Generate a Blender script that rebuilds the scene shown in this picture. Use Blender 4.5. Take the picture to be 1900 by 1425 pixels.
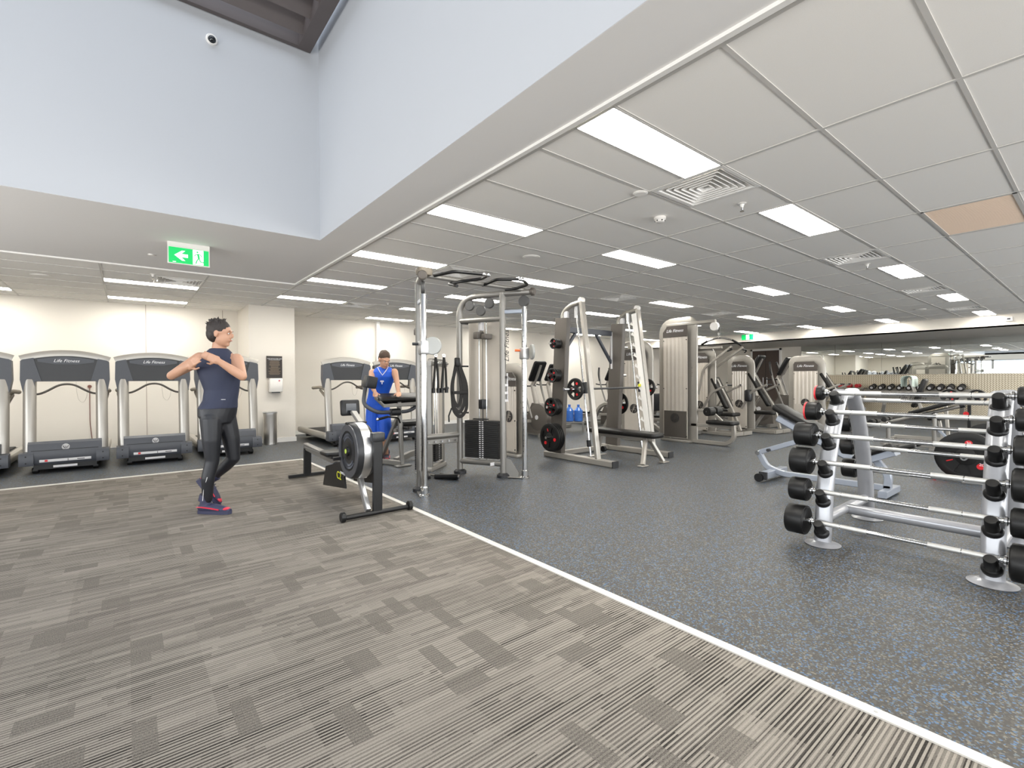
import bpy, bmesh, math, random
from mathutils import Vector, Matrix, noise
random.seed(7)
PI = math.pi
V = Vector
scene = bpy.context.scene
for o in list(bpy.data.objects):
    bpy.data.objects.remove(o, do_unlink=True)
COL = scene.collection

# ------------------------------------------------------------------ camera
YAW, PITCH, ROLL, CAM_H, FPX = .6756, -.0089, -.0053, 1.265, 891.0
CEIL = CAM_H + 1.526
fw = V((math.sin(YAW)*math.cos(PITCH), math.cos(YAW)*math.cos(PITCH), math.sin(PITCH)))
rt = V((math.cos(YAW), -math.sin(YAW), 0)); up = rt.cross(fw)
rt, up = rt*math.cos(ROLL)+up*math.sin(ROLL), -rt*math.sin(ROLL)+up*math.cos(ROLL)
cam = bpy.data.cameras.new('camera'); cam.sensor_width = 36; cam.lens = 36*FPX/1900
cam.clip_start = .05; cam.clip_end = 100
co = bpy.data.objects.new('camera', cam); COL.objects.link(co)
co.matrix_world = Matrix(((rt.x, up.x, -fw.x, 0), (rt.y, up.y, -fw.y, 0), (rt.z, up.z, -fw.z, CAM_H), (0, 0, 0, 1)))
scene.camera = co

# ------------------------------------------------------------------ light and exposure
PANEL_POWER = 25.5
world = bpy.data.worlds.new('sky'); scene.world = world; world.use_nodes = True
bg = world.node_tree.nodes['Background']; bg.inputs[0].default_value = (.80, .88, 1, 1); bg.inputs[1].default_value = 1.6
def area(name, loc, rot, sx, sy, power, col):
    l = bpy.data.lights.new(name, 'AREA'); l.shape = 'RECTANGLE'; l.size = sx; l.size_y = sy; l.energy = power; l.color = col
    o = bpy.data.objects.new(name, l); COL.objects.link(o); o.location = loc; o.rotation_euler = rot
    return o
area('skylight_daylight', (-1.2, 1.2, 6.4), (0, 0, 0), 6.4, 9.0, 150, (.88, .93, 1))
area('window_daylight', (7.8, -5.25, 1.4), (PI/2+math.radians(20), 0, 0), 24, 2.0, 1080, (1, .985, .96))
area('window_daylight_side', (-4.45, 1.3, 1.4), (PI/2+math.radians(20), 0, -PI/2), 12, 2.0, 430, (1, .99, .97))  # added fill from the left, tilted up to brighten soffit and ceiling
scene.view_settings.view_transform = 'Standard'; scene.view_settings.look = 'None'
scene.view_settings.gamma = 1; scene.view_settings.use_curve_mapping = False
scene.view_settings.exposure = 0.33
cy = scene.cycles
cy.max_bounces = 12; cy.diffuse_bounces = 8; cy.glossy_bounces = 5; cy.transmission_bounces = 6; cy.caustics_reflective = False; cy.caustics_refractive = False
cy.sample_clamp_indirect = 6

# ------------------------------------------------------------------ materials
def srgb(r, g, b):
    f = lambda c: c/12.92 if c <= .04045 else ((c+.055)/1.055)**2.4
    return (f(r/255), f(g/255), f(b/255), 1)
MATS = {}
def mat(name, col, rough=.5, metal=0., spec=.5, emit=0., alpha=None, trans=0., coat=0.):
    if name in MATS: return MATS[name]
    m = bpy.data.materials.new(name); m.use_nodes = True; b = m.node_tree.nodes['Principled BSDF']
    b.inputs['Base Color'].default_value = col; b.inputs['Roughness'].default_value = rough; b.inputs['Metallic'].default_value = metal
    b.inputs['Specular IOR Level'].default_value = spec; b.inputs['Coat Weight'].default_value = coat
    b.inputs['Transmission Weight'].default_value = trans
    if emit: b.inputs['Emission Color'].default_value = col; b.inputs['Emission Strength'].default_value = emit
    MATS[name] = m; return m
def nt(m): return m.node_tree.nodes, m.node_tree.links, m.node_tree.nodes['Principled BSDF']
def grain(m, scale, amt, bump=.0, dist=.002, detail=3):
    """mix a little noise into the colour and relief"""
    n, l, b = nt(m); tc = n.new('ShaderNodeTexCoord'); t = n.new('ShaderNodeTexNoise')
    t.inputs['Scale'].default_value = scale; t.inputs['Detail'].default_value = detail; l.new(tc.outputs['Object'], t.inputs['Vector'])
    c = b.inputs['Base Color'].default_value[:]
    r = n.new('ShaderNodeMix'); r.data_type = 'RGBA'; r.inputs[6].default_value = [x*(1-amt) for x in c[:3]]+[1]; r.inputs[7].default_value = [min(1, x*(1+amt)) for x in c[:3]]+[1]
    l.new(t.outputs['Fac'], r.inputs[0]); l.new(r.outputs[2], b.inputs['Base Color'])
    if bump:
        bm_ = n.new('ShaderNodeBump'); bm_.inputs['Strength'].default_value = bump; bm_.inputs['Distance'].default_value = dist
        l.new(t.outputs['Fac'], bm_.inputs['Height']); l.new(bm_.outputs[0], b.inputs['Normal'])
    return m
SILVER = grain(mat('silver_paint', srgb(158, 154, 147), .34, .4, coat=.2), 6, .04)
PEWTER = grain(mat('pewter_paint', srgb(130, 128, 124), .38, .45), 6, .04)
RACKP = grain(mat('rack_silver_paint', srgb(158, 160, 165), .3, .35, coat=.3), 5, .03)
STEELG = grain(mat('blue_grey_paint', srgb(146, 153, 165), .34, .3, coat=.2), 5, .03)
CHROME = mat('chrome', (.58, .58, .58, 1), .12, 1)
BRUSH = grain(mat('brushed_steel', (.60, .58, .55, 1), .30, 1), 3, .08)
ALU = grain(mat('satin_aluminium', (.50, .50, .50, 1), .34, .85), 8, .05)
KNURL = grain(mat('knurled_chrome', (.50, .50, .49, 1), .42, .7), 900, .12, .4, .0006)
PLAST = grain(mat('slate_plastic', srgb(70, 73, 80), .45), 30, .05, .1)
PLASTD = grain(mat('charcoal_plastic', srgb(31, 32, 35), .42), 30, .06, .1)
BLACK = grain(mat('black_plastic', srgb(13, 13, 14), .42, spec=.35), 30, .1)
RUBBER = grain(mat('black_rubber', srgb(17, 17, 17), .42, spec=.32), 60, .12, .2, .001)
PAD = grain(mat('black_vinyl', srgb(19, 18, 17), .40, spec=.30), 220, .10, .25, .0008)
GRIPT = grain(mat('taupe_grip', srgb(120, 112, 100), .6), 60, .08, .2)
BELT = grain(mat('running_belt', srgb(26, 26, 28), .7), 150, .2, .3)
DSHROUD = grain(mat('grey_brown_panel', srgb(84, 79, 74), .45, .15), 8, .04)
SHROUD = grain(mat('perforated_beige_shroud', srgb(204, 197, 187), .35, .25), 5, .06)
STACK = grain(mat('weight_stack_iron', srgb(40, 40, 40), .5, .2), 40, .1)
RED = mat('red_plastic', srgb(205, 28, 36), .4)
YEL = mat('yellow_plastic', srgb(214, 214, 30), .4)
WHITEP = grain(mat('white_plastic', srgb(232, 230, 226), .4), 20, .02)
LABEL = mat('pale_label', srgb(206, 206, 208), .5)
LETTER = mat('silver_lettering', srgb(226, 228, 232), .4)
DLETTER = mat('dark_lettering', srgb(48, 45, 44), .5)
GREENE = mat('exit_green', srgb(0, 190, 95), .4, emit=.45)
WHITEE = mat('exit_white', (.95, 1, .96, 1), .4, emit=.7)
SCREEN = mat('dark_screen', srgb(30, 34, 38), .12)
DISC = grain(mat('clear_grey_disc', srgb(150, 152, 150), .25, 0), 5, .03)
PULLEY = grain(mat('grey_pulley', srgb(66, 66, 66), .5), 30, .06)
BLUEW = mat('blue_water', srgb(70, 125, 215), .12, trans=.2)

# ------------------------------------------------------------------ mesh builder
def fillet(pts, r, n=5, closed=False):
    pts = [V(p) for p in pts]; out = []; N = len(pts)
    for i, p in enumerate(pts):
        if not closed and i in (0, N-1): out.append(p); continue
        a, c = pts[i-1], pts[(i+1) % N]; d1 = (a-p); d2 = (c-p); rr = min(r, d1.length*.49, d2.length*.49)
        s, e = p+d1.normalized()*rr, p+d2.normalized()*rr
        for k in range(n+1):
            t = k/n; out.append(s*(1-t)**2+p*2*t*(1-t)+e*t*t)
    return out
def rrect(w, h, r, n=3):
    r = min(r, w/2-1e-5, h/2-1e-5); out = []
    for cx, cy_, a0 in ((w/2-r, h/2-r, 0), (-w/2+r, h/2-r, 90), (-w/2+r, -h/2+r, 180), (w/2-r, -h/2+r, 270)):
        for k in range(n+1):
            a = math.radians(a0+90*k/n); out.append((cx+r*math.cos(a), cy_+r*math.sin(a)))
    return out
def circ(r, n=12, ry=None):
    ry = ry or r
    return [(r*math.cos(2*PI*k/n), ry*math.sin(2*PI*k/n)) for k in range(n)]
def frame_of(d, hint=None):
    d = V(d).normalized(); h = V(hint) if hint is not None else V((0, 0, 1))
    if abs(d.dot(h.normalized())) > .98: h = V((0, 1, 0)) if abs(d.y) < .9 else V((1, 0, 0))
    x = h.cross(d).normalized(); y = d.cross(x)
    return x, y, d
class MB:
    def __init__(s): s.v = []; s.f = []; s.m = Matrix.Identity(4)
    def at(s, loc=(0, 0, 0), rot=(0, 0, 0)):
        from mathutils import Euler
        s.m = Matrix.Translation(loc) @ Euler(rot).to_matrix().to_4x4(); return s
    def loft(s, rings, caps=True, closed=False):
        b = len(s.v); n = len(rings[0]); k = len(rings)
        for r in rings: s.v += [tuple(s.m @ V(p)) for p in r]
        for i in range(k if closed else k-1):
            j = (i+1) % k
            for a in range(n):
                c = (a+1) % n; s.f.append((b+i*n+a, b+i*n+c, b+j*n+c, b+j*n+a))
        if caps and not closed:
            s.f.append(tuple(b+a for a in reversed(range(n)))); s.f.append(tuple(b+(k-1)*n+a for a in range(n)))
        return s
    def box(s, x0, x1, y0, y1, z0, z1, c=0):
        if c: return s.pad(((x0+x1)/2, (y0+y1)/2, (z0+z1)/2), (abs(x1-x0), abs(y1-y0), abs(z1-z0)), c*1.5, c, 2)
        return s.loft([[(x0, y0, z), (x1, y0, z), (x1, y1, z), (x0, y1, z)] for z in (z0, z1)])
    def pad(s, c, size, rc=.03, re=.015, n=3, rot=None):
        w, d, h = size; re = min(re, h/2-1e-4, w/2-1e-4, d/2-1e-4); R = rot or Matrix.Identity(3); c = V(c); rings = []
        lv = [(-h/2, re), (-h/2+re*.3, re*.3), (-h/2+re, 0), (h/2-re, 0), (h/2-re*.3, re*.3), (h/2, re)]
        for z, i in lv:
            rings.append([c+R@V((x, y, z)) for x, y in rrect(w-2*i, d-2*i, max(rc-i, .002), n)])
        return s.loft(rings)
    def sweep(s, pts, sec, hint=None, closed=False, scale=None):
        pts = [V(p) for p in pts]; N = len(pts); rings = []; px = None
        for i, p in enumerate(pts):
            if closed: d = pts[(i+1) % N]-pts[i-1]
            else: d = pts[min(i+1, N-1)]-pts[max(i-1, 0)]
            d.normalize()
            if px is None: x, y, _ = frame_of(d, hint)
            elif hint is not None: x, y, _ = frame_of(d, hint)
            else:
                x = (px-d*px.dot(d)).normalized(); y = d.cross(x)
            if hint is not None and px is not None and x.dot(px) < 0: x = -x; y = -y
            px = x; k = scale[i] if scale else 1
            rings.append([p+x*a*k+y*b*k for a, b in sec])
        return s.loft(rings, closed=closed)
    def tube(s, pts, r, n=12, fr=0, hint=None, closed=False):
        if fr: pts = fillet(pts, fr, 5, closed)
        return s.sweep(pts, circ(r, n), hint, closed)
    def bar(s, pts, w, h, hint=(0, 0, 1), r=.006, fr=0, closed=False):
        """box section: w across, h along the hint direction"""
        if fr: pts = fillet(pts, fr, 5, closed)
        return s.sweep(pts, rrect(w, h, r, 1), hint, closed)
    def cyl(s, p, q, r, n=16, r2=None, bev=0):
        p, q = V(p), V(q); x, y, d = frame_of(q-p); r2 = r if r2 is None else r2; L = (q-p).length
        lv = [(0, r), (L, r2)]
        if bev: lv = [(0, r-bev), (bev, r), (L-bev, r2), (L, r2-bev)]
        return s.loft([[p+d*t+x*(rr*math.cos(2*PI*k/n))+y*(rr*math.sin(2*PI*k/n)) for k in range(n)] for t, rr in lv])
    def lathe(s, p, d, prof, n=24):
        """prof: (distance along d, radius)"""
        p = V(p); x, y, d = frame_of(d)
        return s.loft([[p+d*t+x*(rr*math.cos(2*PI*k/n))+y*(rr*math.sin(2*PI*k/n)) for k in range(n)] for t, rr in prof])
    def ring(s, p, d, ro, ri, th, n=28):
        p = V(p); x, y, d = frame_of(d); rings = []
        for k in range(n):
            a = 2*PI*k/n; u = x*math.cos(a)+y*math.sin(a)
            rings.append([p+u*ri-d*th/2, p+u*ro-d*th/2, p+u*ro+d*th/2, p+u*ri+d*th/2])
        return s.loft(rings, closed=True)
    def prism(s, poly, axis, a0, a1):
        """polygon in the plane normal to axis ('x': (y,z), 'y': (x,z), 'z': (x,y))"""
        f = {'x': lambda p, a: (a, p[0], p[1]), 'y': lambda p, a: (p[0], a, p[1]), 'z': lambda p, a: (p[0], p[1], a)}[axis]
        return s.loft([[f(p, a0) for p in poly], [f(p, a1) for p in poly]])
    def ell(s, c, rx, ry, rz, n=14, k=9, R=None):
        c = V(c); R = R or Matrix.Identity(3); rings = []
        for i in range(k+1):
            t = PI*(i+.02)/(k+.04); rings.append([c+R@V((rx*math.sin(t)*math.cos(2*PI*a/n), ry*math.sin(t)*math.sin(2*PI*a/n), -rz*math.cos(t))) for a in range(n)])
        return s.loft(rings)
    def mesh(s, name):
        me = bpy.data.meshes.new(name); me.from_pydata(s.v, [], s.f)
        bm_ = bmesh.new(); bm_.from_mesh(me); bmesh.ops.recalc_face_normals(bm_, faces=bm_.faces); bm_.to_mesh(me); bm_.free()
        me.polygons.foreach_set('use_smooth', [True]*len(me.polygons)); me.set_sharp_from_angle(angle=math.radians(38))
        return me
    def o(s, name, m, parent=None, label=None):
        me = s.mesh(name); me.materials.append(m); ob = bpy.data.objects.new(name, me); COL.objects.link(ob)
        if parent is not None: ob.parent = parent
        if label: ob['label'] = label
        return ob
def tag(o, label, cat, group=None, kind=None):
    if label: o['label'] = label
    if cat: o['category'] = cat
    if group: o['group'] = group
    if kind: o['kind'] = kind
    return o
def thing(name, label, cat, loc=(0, 0, 0), rz=0, group=None):
    o = bpy.data.objects.new(name, None); COL.objects.link(o); o.empty_display_size = .1
    o.location = loc; o.rotation_euler = (0, 0, rz)
    return tag(o, label, cat, group)
def struct(o): o['kind'] = 'structure'; return o
def dup(o, loc=None, rz=None, label=None, parent=None, group=None):
    c = o.copy(); COL.objects.link(c)
    if loc is not None: c.location = loc
    if rz is not None: c.rotation_euler = (0, 0, rz)
    if label: c['label'] = label
    if group: c['group'] = group
    if parent is not None: c.parent = parent
    for ch in KIDS.get(o.name, None) or o.children: dup(ch, parent=c)
    return c
KIDS = {}
def dup_at(o, mw, label=None):
    c = dup(o, label=label); c.matrix_world = mw; return c
def text(body, size, loc, rot, m, parent, name='lettering', label=None, shear=0, al='CENTER'):
    cu = bpy.data.curves.new(name, 'FONT'); cu.body = body; cu.size = size; cu.align_x = al; cu.align_y = 'CENTER'
    cu.extrude = .001; cu.shear = shear; cu.materials.append(m); cu.resolution_u = 3
    tmp = bpy.data.objects.new('tmp', cu); COL.objects.link(tmp); me = bpy.data.meshes.new_from_object(tmp.evaluated_get(bpy.context.evaluated_depsgraph_get()))
    bpy.data.objects.remove(tmp, do_unlink=True); me.name = name
    if not me.materials: me.materials.append(m)
    ob = bpy.data.objects.new(name, me); COL.objects.link(ob); ob.location = loc; ob.rotation_euler = rot; ob.parent = parent
    if label: ob['label'] = label
    return ob
def ordn(k): return ['first', 'second', 'third', 'fourth', 'fifth', 'sixth', 'seventh', 'eighth', 'ninth', 'tenth', 'eleventh', 'twelfth'][k]
# ================================================================== the room
XR, YB, XL, YF = 20.5, 12.0, -4.6, -5.4      # right (mirror) wall, back wall, left wall, front wall behind the camera
XV, YV, XT, YT = 1.65, 5.38, 2.10, 8.05      # the void's edges and the edges of the tiled ceiling
XB, ZB = 16.65, 2.497                        # bulkhead in front of the mirror wall
# --- floor materials
def carpet_mat():
    m = mat('striped_carpet', srgb(150, 143, 134), .95, spec=.1); n, l, b = nt(m)
    tc = n.new('ShaderNodeTexCoord'); sp = n.new('ShaderNodeSeparateXYZ'); l.new(tc.outputs['Object'], sp.inputs[0])
    def math_(op, a, c=None, d=None):
        q = n.new('ShaderNodeMath'); q.operation = op
        for i, x in enumerate((a, c, d)):
            if x is None: continue
            if isinstance(x, (int, float)): q.inputs[i].default_value = x
            else: l.new(x, q.inputs[i])
        return q.outputs[0]
    def rnd(vx, vy, sx, sy, seed, offs=.5):
        """random value per cell of a running-bond grid; columns sx wide (x), cells sy long (y)"""
        cx = math_('FLOOR', math_('DIVIDE', vx, sx)); wn0 = n.new('ShaderNodeTexWhiteNoise'); wn0.noise_dimensions = '1D'
        l.new(math_('ADD', cx, seed+.5), wn0.inputs['W'])
        yy = math_('ADD', math_('DIVIDE', vy, sy), math_('MULTIPLY', wn0.outputs[0], 7.3))
        cyy = math_('FLOOR', yy); cb = n.new('ShaderNodeCombineXYZ'); l.new(cx, cb.inputs[0]); l.new(cyy, cb.inputs[1]); cb.inputs[2].default_value = seed
        wn = n.new('ShaderNodeTexWhiteNoise'); l.new(cb.outputs[0], wn.inputs[0]); return wn.outputs[0]
    X, Y = sp.outputs[0], sp.outputs[1]
    # fine stripes running across the room (along x), broken into patches
    st = math_('FRACT', math_('DIVIDE', Y, .0165)); st = math_('ABSOLUTE', math_('SUBTRACT', st, .5)); st = math_('MULTIPLY', st, 2)
    line = rnd(Y, X, .0165, .34, 3.0)          # each stripe changes tone along its length
    band = rnd(Y, X, .05, .55, 47.0)
    b1 = rnd(X, Y, .125, .17, 11.0); b2 = rnd(X, Y, .075, .23, 23.0); b3 = rnd(X, Y, .17, .105, 57.0)
    dk = math_('MAXIMUM', math_('MAXIMUM', math_('GREATER_THAN', b1, .955), math_('GREATER_THAN', b2, .965)), math_('GREATER_THAN', b3, .97))
    lite = rnd(X, Y, .26, .23, 31.0)
    no = n.new('ShaderNodeTexNoise'); no.inputs['Scale'].default_value = 210; no.inputs['Detail'].default_value = 2; l.new(tc.outputs['Object'], no.inputs['Vector'])
    n2 = n.new('ShaderNodeTexNoise'); n2.inputs['Scale'].default_value = 1.1; l.new(tc.outputs['Object'], n2.inputs['Vector'])
    groove = math_('GREATER_THAN', st, .46)
    s1 = math_('MULTIPLY', groove, math_('ADD', .10, math_('ADD', math_('MULTIPLY', line, .50), math_('MULTIPLY', lite, .22))))
    v = math_('SUBTRACT', .72, s1)
    v = math_('ADD', v, math_('MULTIPLY', math_('SUBTRACT', band, .5), -.10))
    v = math_('ADD', v, math_('MULTIPLY', math_('SUBTRACT', no.outputs['Fac'], .5), .42))
    v = math_('ADD', v, math_('MULTIPLY', math_('SUBTRACT', n2.outputs['Fac'], .5), .12))
    v2 = math_('ADD', math_('MULTIPLY', math_('SUBTRACT', no.outputs['Fac'], .5), .9), math_('SUBTRACT', .36, math_('MULTIPLY', groove, .08)))
    mx = n.new('ShaderNodeMix'); l.new(math_('MULTIPLY', dk, .78), mx.inputs[0]); l.new(v, mx.inputs[2]); l.new(v2, mx.inputs[3])
    r = n.new('ShaderNodeValToRGB'); l.new(mx.outputs[0], r.inputs[0])
    r.color_ramp.elements[0].color = srgb(50, 47, 44); r.color_ramp.elements[1].color = srgb(164, 157, 147)
    l.new(r.outputs[0], b.inputs['Base Color'])
    bp = n.new('ShaderNodeBump'); bp.inputs['Strength'].default_value = .6; bp.inputs['Distance'].default_value = .004; l.new(mx.outputs[0], bp.inputs['Height']); l.new(bp.outputs[0], b.inputs['Normal'])
    return m
def rubber_mat():
    m = mat('flecked_rubber_floor', srgb(104, 108, 112), .5, spec=.5); n, l, b = nt(m)
    tc = n.new('ShaderNodeTexCoord')
    vo = n.new('ShaderNodeTexVoronoi'); vo.inputs['Scale'].default_value = 135; l.new(tc.outputs['Object'], vo.inputs['Vector'])
    no = n.new('ShaderNodeTexNoise'); no.inputs['Scale'].default_value = 60; l.new(tc.outputs['Object'], no.inputs['Vector'])
    mxv = n.new('ShaderNodeMix'); mxv.data_type = 'VECTOR'; mxv.inputs[0].default_value = .012; l.new(tc.outputs['Object'], mxv.inputs[4]); l.new(no.outputs['Color'], mxv.inputs[5]); l.new(mxv.outputs[1], vo.inputs['Vector'])
    sp = n.new('ShaderNodeSeparateColor'); l.new(vo.outputs['Color'], sp.inputs[0])
    r = n.new('ShaderNodeValToRGB'); r.color_ramp.interpolation = 'CONSTANT'; l.new(sp.outputs[0], r.inputs[0])
    e = r.color_ramp.elements; e[0].color = srgb(52, 50, 46); e[1].position = .50; e[1].color = srgb(70, 67, 61)
    for p, c in ((.74, srgb(66, 98, 132)), (.86, srgb(88, 96, 102)), (.93, srgb(110, 104, 92))): q = e.new(p); q.color = c
    l.new(r.outputs[0], b.inputs['Base Color'])
    bp = n.new('ShaderNodeBump'); bp.inputs['Strength'].default_value = .15; bp.inputs['Distance'].default_value = .001; l.new(vo.outputs['Distance'], bp.inputs['Height']); l.new(bp.outputs[0], b.inputs['Normal'])
    return m
CARPET, RUBF = carpet_mat(), rubber_mat()
WALL = grain(mat('cream_wall_paint', srgb(222, 217, 208), .6, spec=.3), 2.5, .012)
VWALL = grain(mat('cool_white_wall_paint', srgb(188, 191, 195), .7, spec=.2), 1.5, .012)
SOFF = grain(mat('soffit_plaster', srgb(232, 231, 230), .75, spec=.2), 2, .012)
TRIMW = grain(mat('white_trim_paint', srgb(236, 235, 232), .4), 4, .01); STRIPW = grain(mat('floor_strip_white', srgb(206, 203, 196), .45), 4, .02)
TILE = grain(mat('ceiling_tile_face', srgb(244, 242, 238), .9, spec=.1), 260, .05, .25, .001)
TBAR = mat('tile_grid_metal', srgb(204, 202, 198), .5)
DARKST = grain(mat('dark_bronze_steel', srgb(92, 85, 84), .5, .2), 7, .06)
DOORW = grain(mat('dark_stained_timber', srgb(70, 56, 50), .45), 9, .08)
PANELE = mat('light_diffuser', (1, .965, .89, 1), .6, emit=PANEL_POWER)
# --- floors
struct(MB().box(XL, 2.165, YF, 8.13, -.05, .0).o('floor_carpet', CARPET))['label'] = 'grey striped carpet tiles covering the near floor'
fl = MB().prism([(2.215, YF), (XR, YF), (XR, YB), (XL, YB), (XL, 8.18), (2.215, 8.18)], 'z', -.05, -.001)
struct(fl.o('floor_rubber', RUBF))['label'] = 'speckled blue and grey rubber gym floor'
t1 = struct(MB().prism([(2.16, YF), (2.22, YF), (2.212, 8.18), (2.168, 8.135)], 'z', -.04, .007).o('trim_1', STRIPW)); t1['label'] = 'white metal strip between carpet and rubber floor, beside the rower'
t2 = struct(MB().prism([(XL, 8.12), (2.16, 8.12), (2.21, 8.185), (XL, 8.185)], 'z', -.04, .0065).o('trim_2', STRIPW)); t2['label'] = 'white metal strip between carpet and floor before the treadmills'
k = 0
for y in (.55, .95, 1.62, 2.3, 3.05, 3.8):
    MB().cyl((2.19, y, .0), (2.19, y, .0082), .007, 8).o('screw', ALU, t1)
# --- walls
wb = struct(MB().box(XL, XR+.2, YB, YB+.2, 0, CEIL+.1).o('wall_back', WALL)); wb['label'] = 'cream wall behind the treadmills'
col_ = struct(MB().box(1.9, 2.76, 10.75, YB, 0, CEIL).o('wall_back_column', WALL)); col_['label'] = 'white projecting column holding poster and towel dispenser'
MB().box(1.885, 2.775, 10.735, 10.75, 0, .095).o('skirting', TRIMW, col_)
struct(MB().box(2.76, XR, YB-.015, YB, 0, .095).o('baseboard_back', TRIMW))
for x in (-1.9, .30, 1.62): MB().box(x-.006, x+.006, YB-.004, YB+.01, .1, CEIL).o('panel_joint', mat('joint_grey', srgb(170, 160, 150), .8), wb)
struct(MB().box(10.0, 10.6, YB-.25, YB, 0, CEIL).o('wall_back_pier', WALL))['label'] = 'shallow cream pier on the back wall behind the squat rack'
struct(MB().box(5.05, 5.13, YB-.12, YB, 0, CEIL).o('trim_3', TRIMW))['label'] = 'narrow white vertical trim on the back wall'
wl = struct(MB().box(XL-.2, XL, 7.6, YB, 0, CEIL+.1).box(XL-.2, XL, YF, 7.6, 2.45, CEIL+.1).box(XL-.2, XL, YF, 7.6, 0, .12).o('wall_left', WALL))
wr = struct(MB().box(XR, XR+.2, YF, YB, 0, CEIL+.1).o('wall_right', WALL)); wr['label'] = 'cream wall carrying mirrors and metal cladding'
# front wall behind the camera: glazed shopfront with daylight
wf = struct(MB().box(XL, XR, YF-.2, YF, 2.45, CEIL+.1).box(XL, XR, YF-.2, YF, 0, .12).o('wall_front', WALL))
x = XL
k = 0
while x < XR-.5:
    w = min(2.4, XR-x); k += 1
    wn = struct(MB().box(x, x+.06, YF-.1, YF, .12, 2.45).box(x+w-.06, x+w, YF-.1, YF, .12, 2.45).box(x, x+w, YF-.1, YF, 2.39, 2.45).box(x, x+w, YF-.1, YF, .12, .18).o('window_%d' % k, ALU))
    MB().box(x+.06, x+w-.06, YF-.06, YF-.05, .18, 2.39).o('pane', mat('window_glass', (.9, .97, 1, 1), .02, trans=1.), wn)
    x += w
y = YF  # left wall glazing is made up, placed to go with the side fill lamp
while y < 7.5:
    w = min(2.6, 7.6-y); k += 1
    wn = struct(MB().box(XL-.1, XL, y, y+.06, .12, 2.45).box(XL-.1, XL, y+w-.06, y+w, .12, 2.45).box(XL-.1, XL, y, y+w, 2.39, 2.45).box(XL-.1, XL, y, y+w, .12, .18).o('window_%d' % k, ALU))
    MB().box(XL-.06, XL-.05, y+.06, y+w-.06, .18, 2.39).o('pane', MATS['window_glass'], wn); y += w
# mirror wall: tread plate cladding below, mirrors above
def treadplate():
    m = mat('tread_plate', srgb(186, 172, 148), .34, .75); n, l, b = nt(m); tc = n.new('ShaderNodeTexCoord')
    mp = n.new('ShaderNodeMapping'); mp.inputs['Rotation'].default_value = (PI/4, 0, 0); l.new(tc.outputs['Object'], mp.inputs[0])
    ck = n.new('ShaderNodeTexChecker'); ck.inputs['Scale'].default_value = 22; l.new(mp.outputs[0], ck.inputs['Vector'])
    wv = n.new('ShaderNodeTexWave'); wv.wave_type = 'BANDS'; wv.bands_direction = 'Y'; wv.inputs['Scale'].default_value = 7; l.new(mp.outputs[0], wv.inputs['Vector'])
    wz = n.new('ShaderNodeTexWave'); wz.wave_type = 'BANDS'; wz.bands_direction = 'Z'; wz.inputs['Scale'].default_value = 7; l.new(mp.outputs[0], wz.inputs['Vector'])
    mx = n.new('ShaderNodeMix'); l.new(ck.outputs['Fac'], mx.inputs[0]); l.new(wv.outputs['Fac'], mx.inputs[2]); l.new(wz.outputs['Fac'], mx.inputs[3])
    r = n.new('ShaderNodeValToRGB'); l.new(mx.outputs[0], r.inputs[0]); r.color_ramp.elements[0].position = .35; r.color_ramp.elements[1].position = .8
    r.color_ramp.elements[0].color = srgb(172, 160, 138); r.color_ramp.elements[1].color = srgb(226, 217, 198); l.new(r.outputs[0], b.inputs['Base Color'])
    bp = n.new('ShaderNodeBump'); bp.inputs['Strength'].default_value = .5; bp.inputs['Distance'].default_value = .004; l.new(mx.outputs[0], bp.inputs['Height']); l.new(bp.outputs[0], b.inputs['Normal'])
    return m
TREAD = treadplate(); MIRR = mat('mirror_silver', (.90, .93, .91, 1), .0, 1)
ys = [7.55, 6.40, 5.0, 3.2, 1.4, -.4, -2.2, -4.0]
mirror = thing('wall_mirror', 'long wall mirror above the metal tread plate, reflecting the gym', 'mirror', (XR, 0, 0))
for a, c in zip(ys[1:], ys[:-1]):
    MB().box(-.02, -.003, a+.003, c-.003, 1.385, 2.50).o('mirror_panel', MIRR, mirror)
ys = [7.55, 5.9, 4.2, 2.55, .9, -.8, -2.4, -4.0]
for a, c in zip(ys[1:], ys[:-1]):
    MB().box(XR-.012, XR, a+.002, c-.002, .0, 1.375).o('tread_plate_panel', TREAD, wr)
# bulkhead and its soffit
bk = struct(MB().box(XB, XB+.12, YF, YB, ZB, CEIL).box(XB, XR, YF, YB, ZB, ZB+.03).o('wall_right_bulkhead', WALL)); bk['label'] = 'white bulkhead running above the mirror wall'
dr = struct(MB().box(XR-.05, XR, 8.34, 9.40, 0, 2.40).o('door_1', DOORW)); dr['label'] = 'dark brown double door with white frame in the right wall'
MB().box(XR-.07, XR, 8.27, 8.34, 0, 2.47).box(XR-.07, XR, 9.40, 9.47, 0, 2.47).box(XR-.07, XR, 8.27, 9.47, 2.40, 2.47).o('door_frame', TRIMW, dr)
MB().box(XR-.056, XR-.04, 8.865, 8.875, 0, 2.4).o('leaf_gap', BLACK, dr)
MB().cyl((XR-.1, 8.8, .9), (XR-.1, 8.8, 1.3), .012).cyl((XR-.1, 8.95, .9), (XR-.1, 8.95, 1.3), .012).o('door_handle', ALU, dr)
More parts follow.
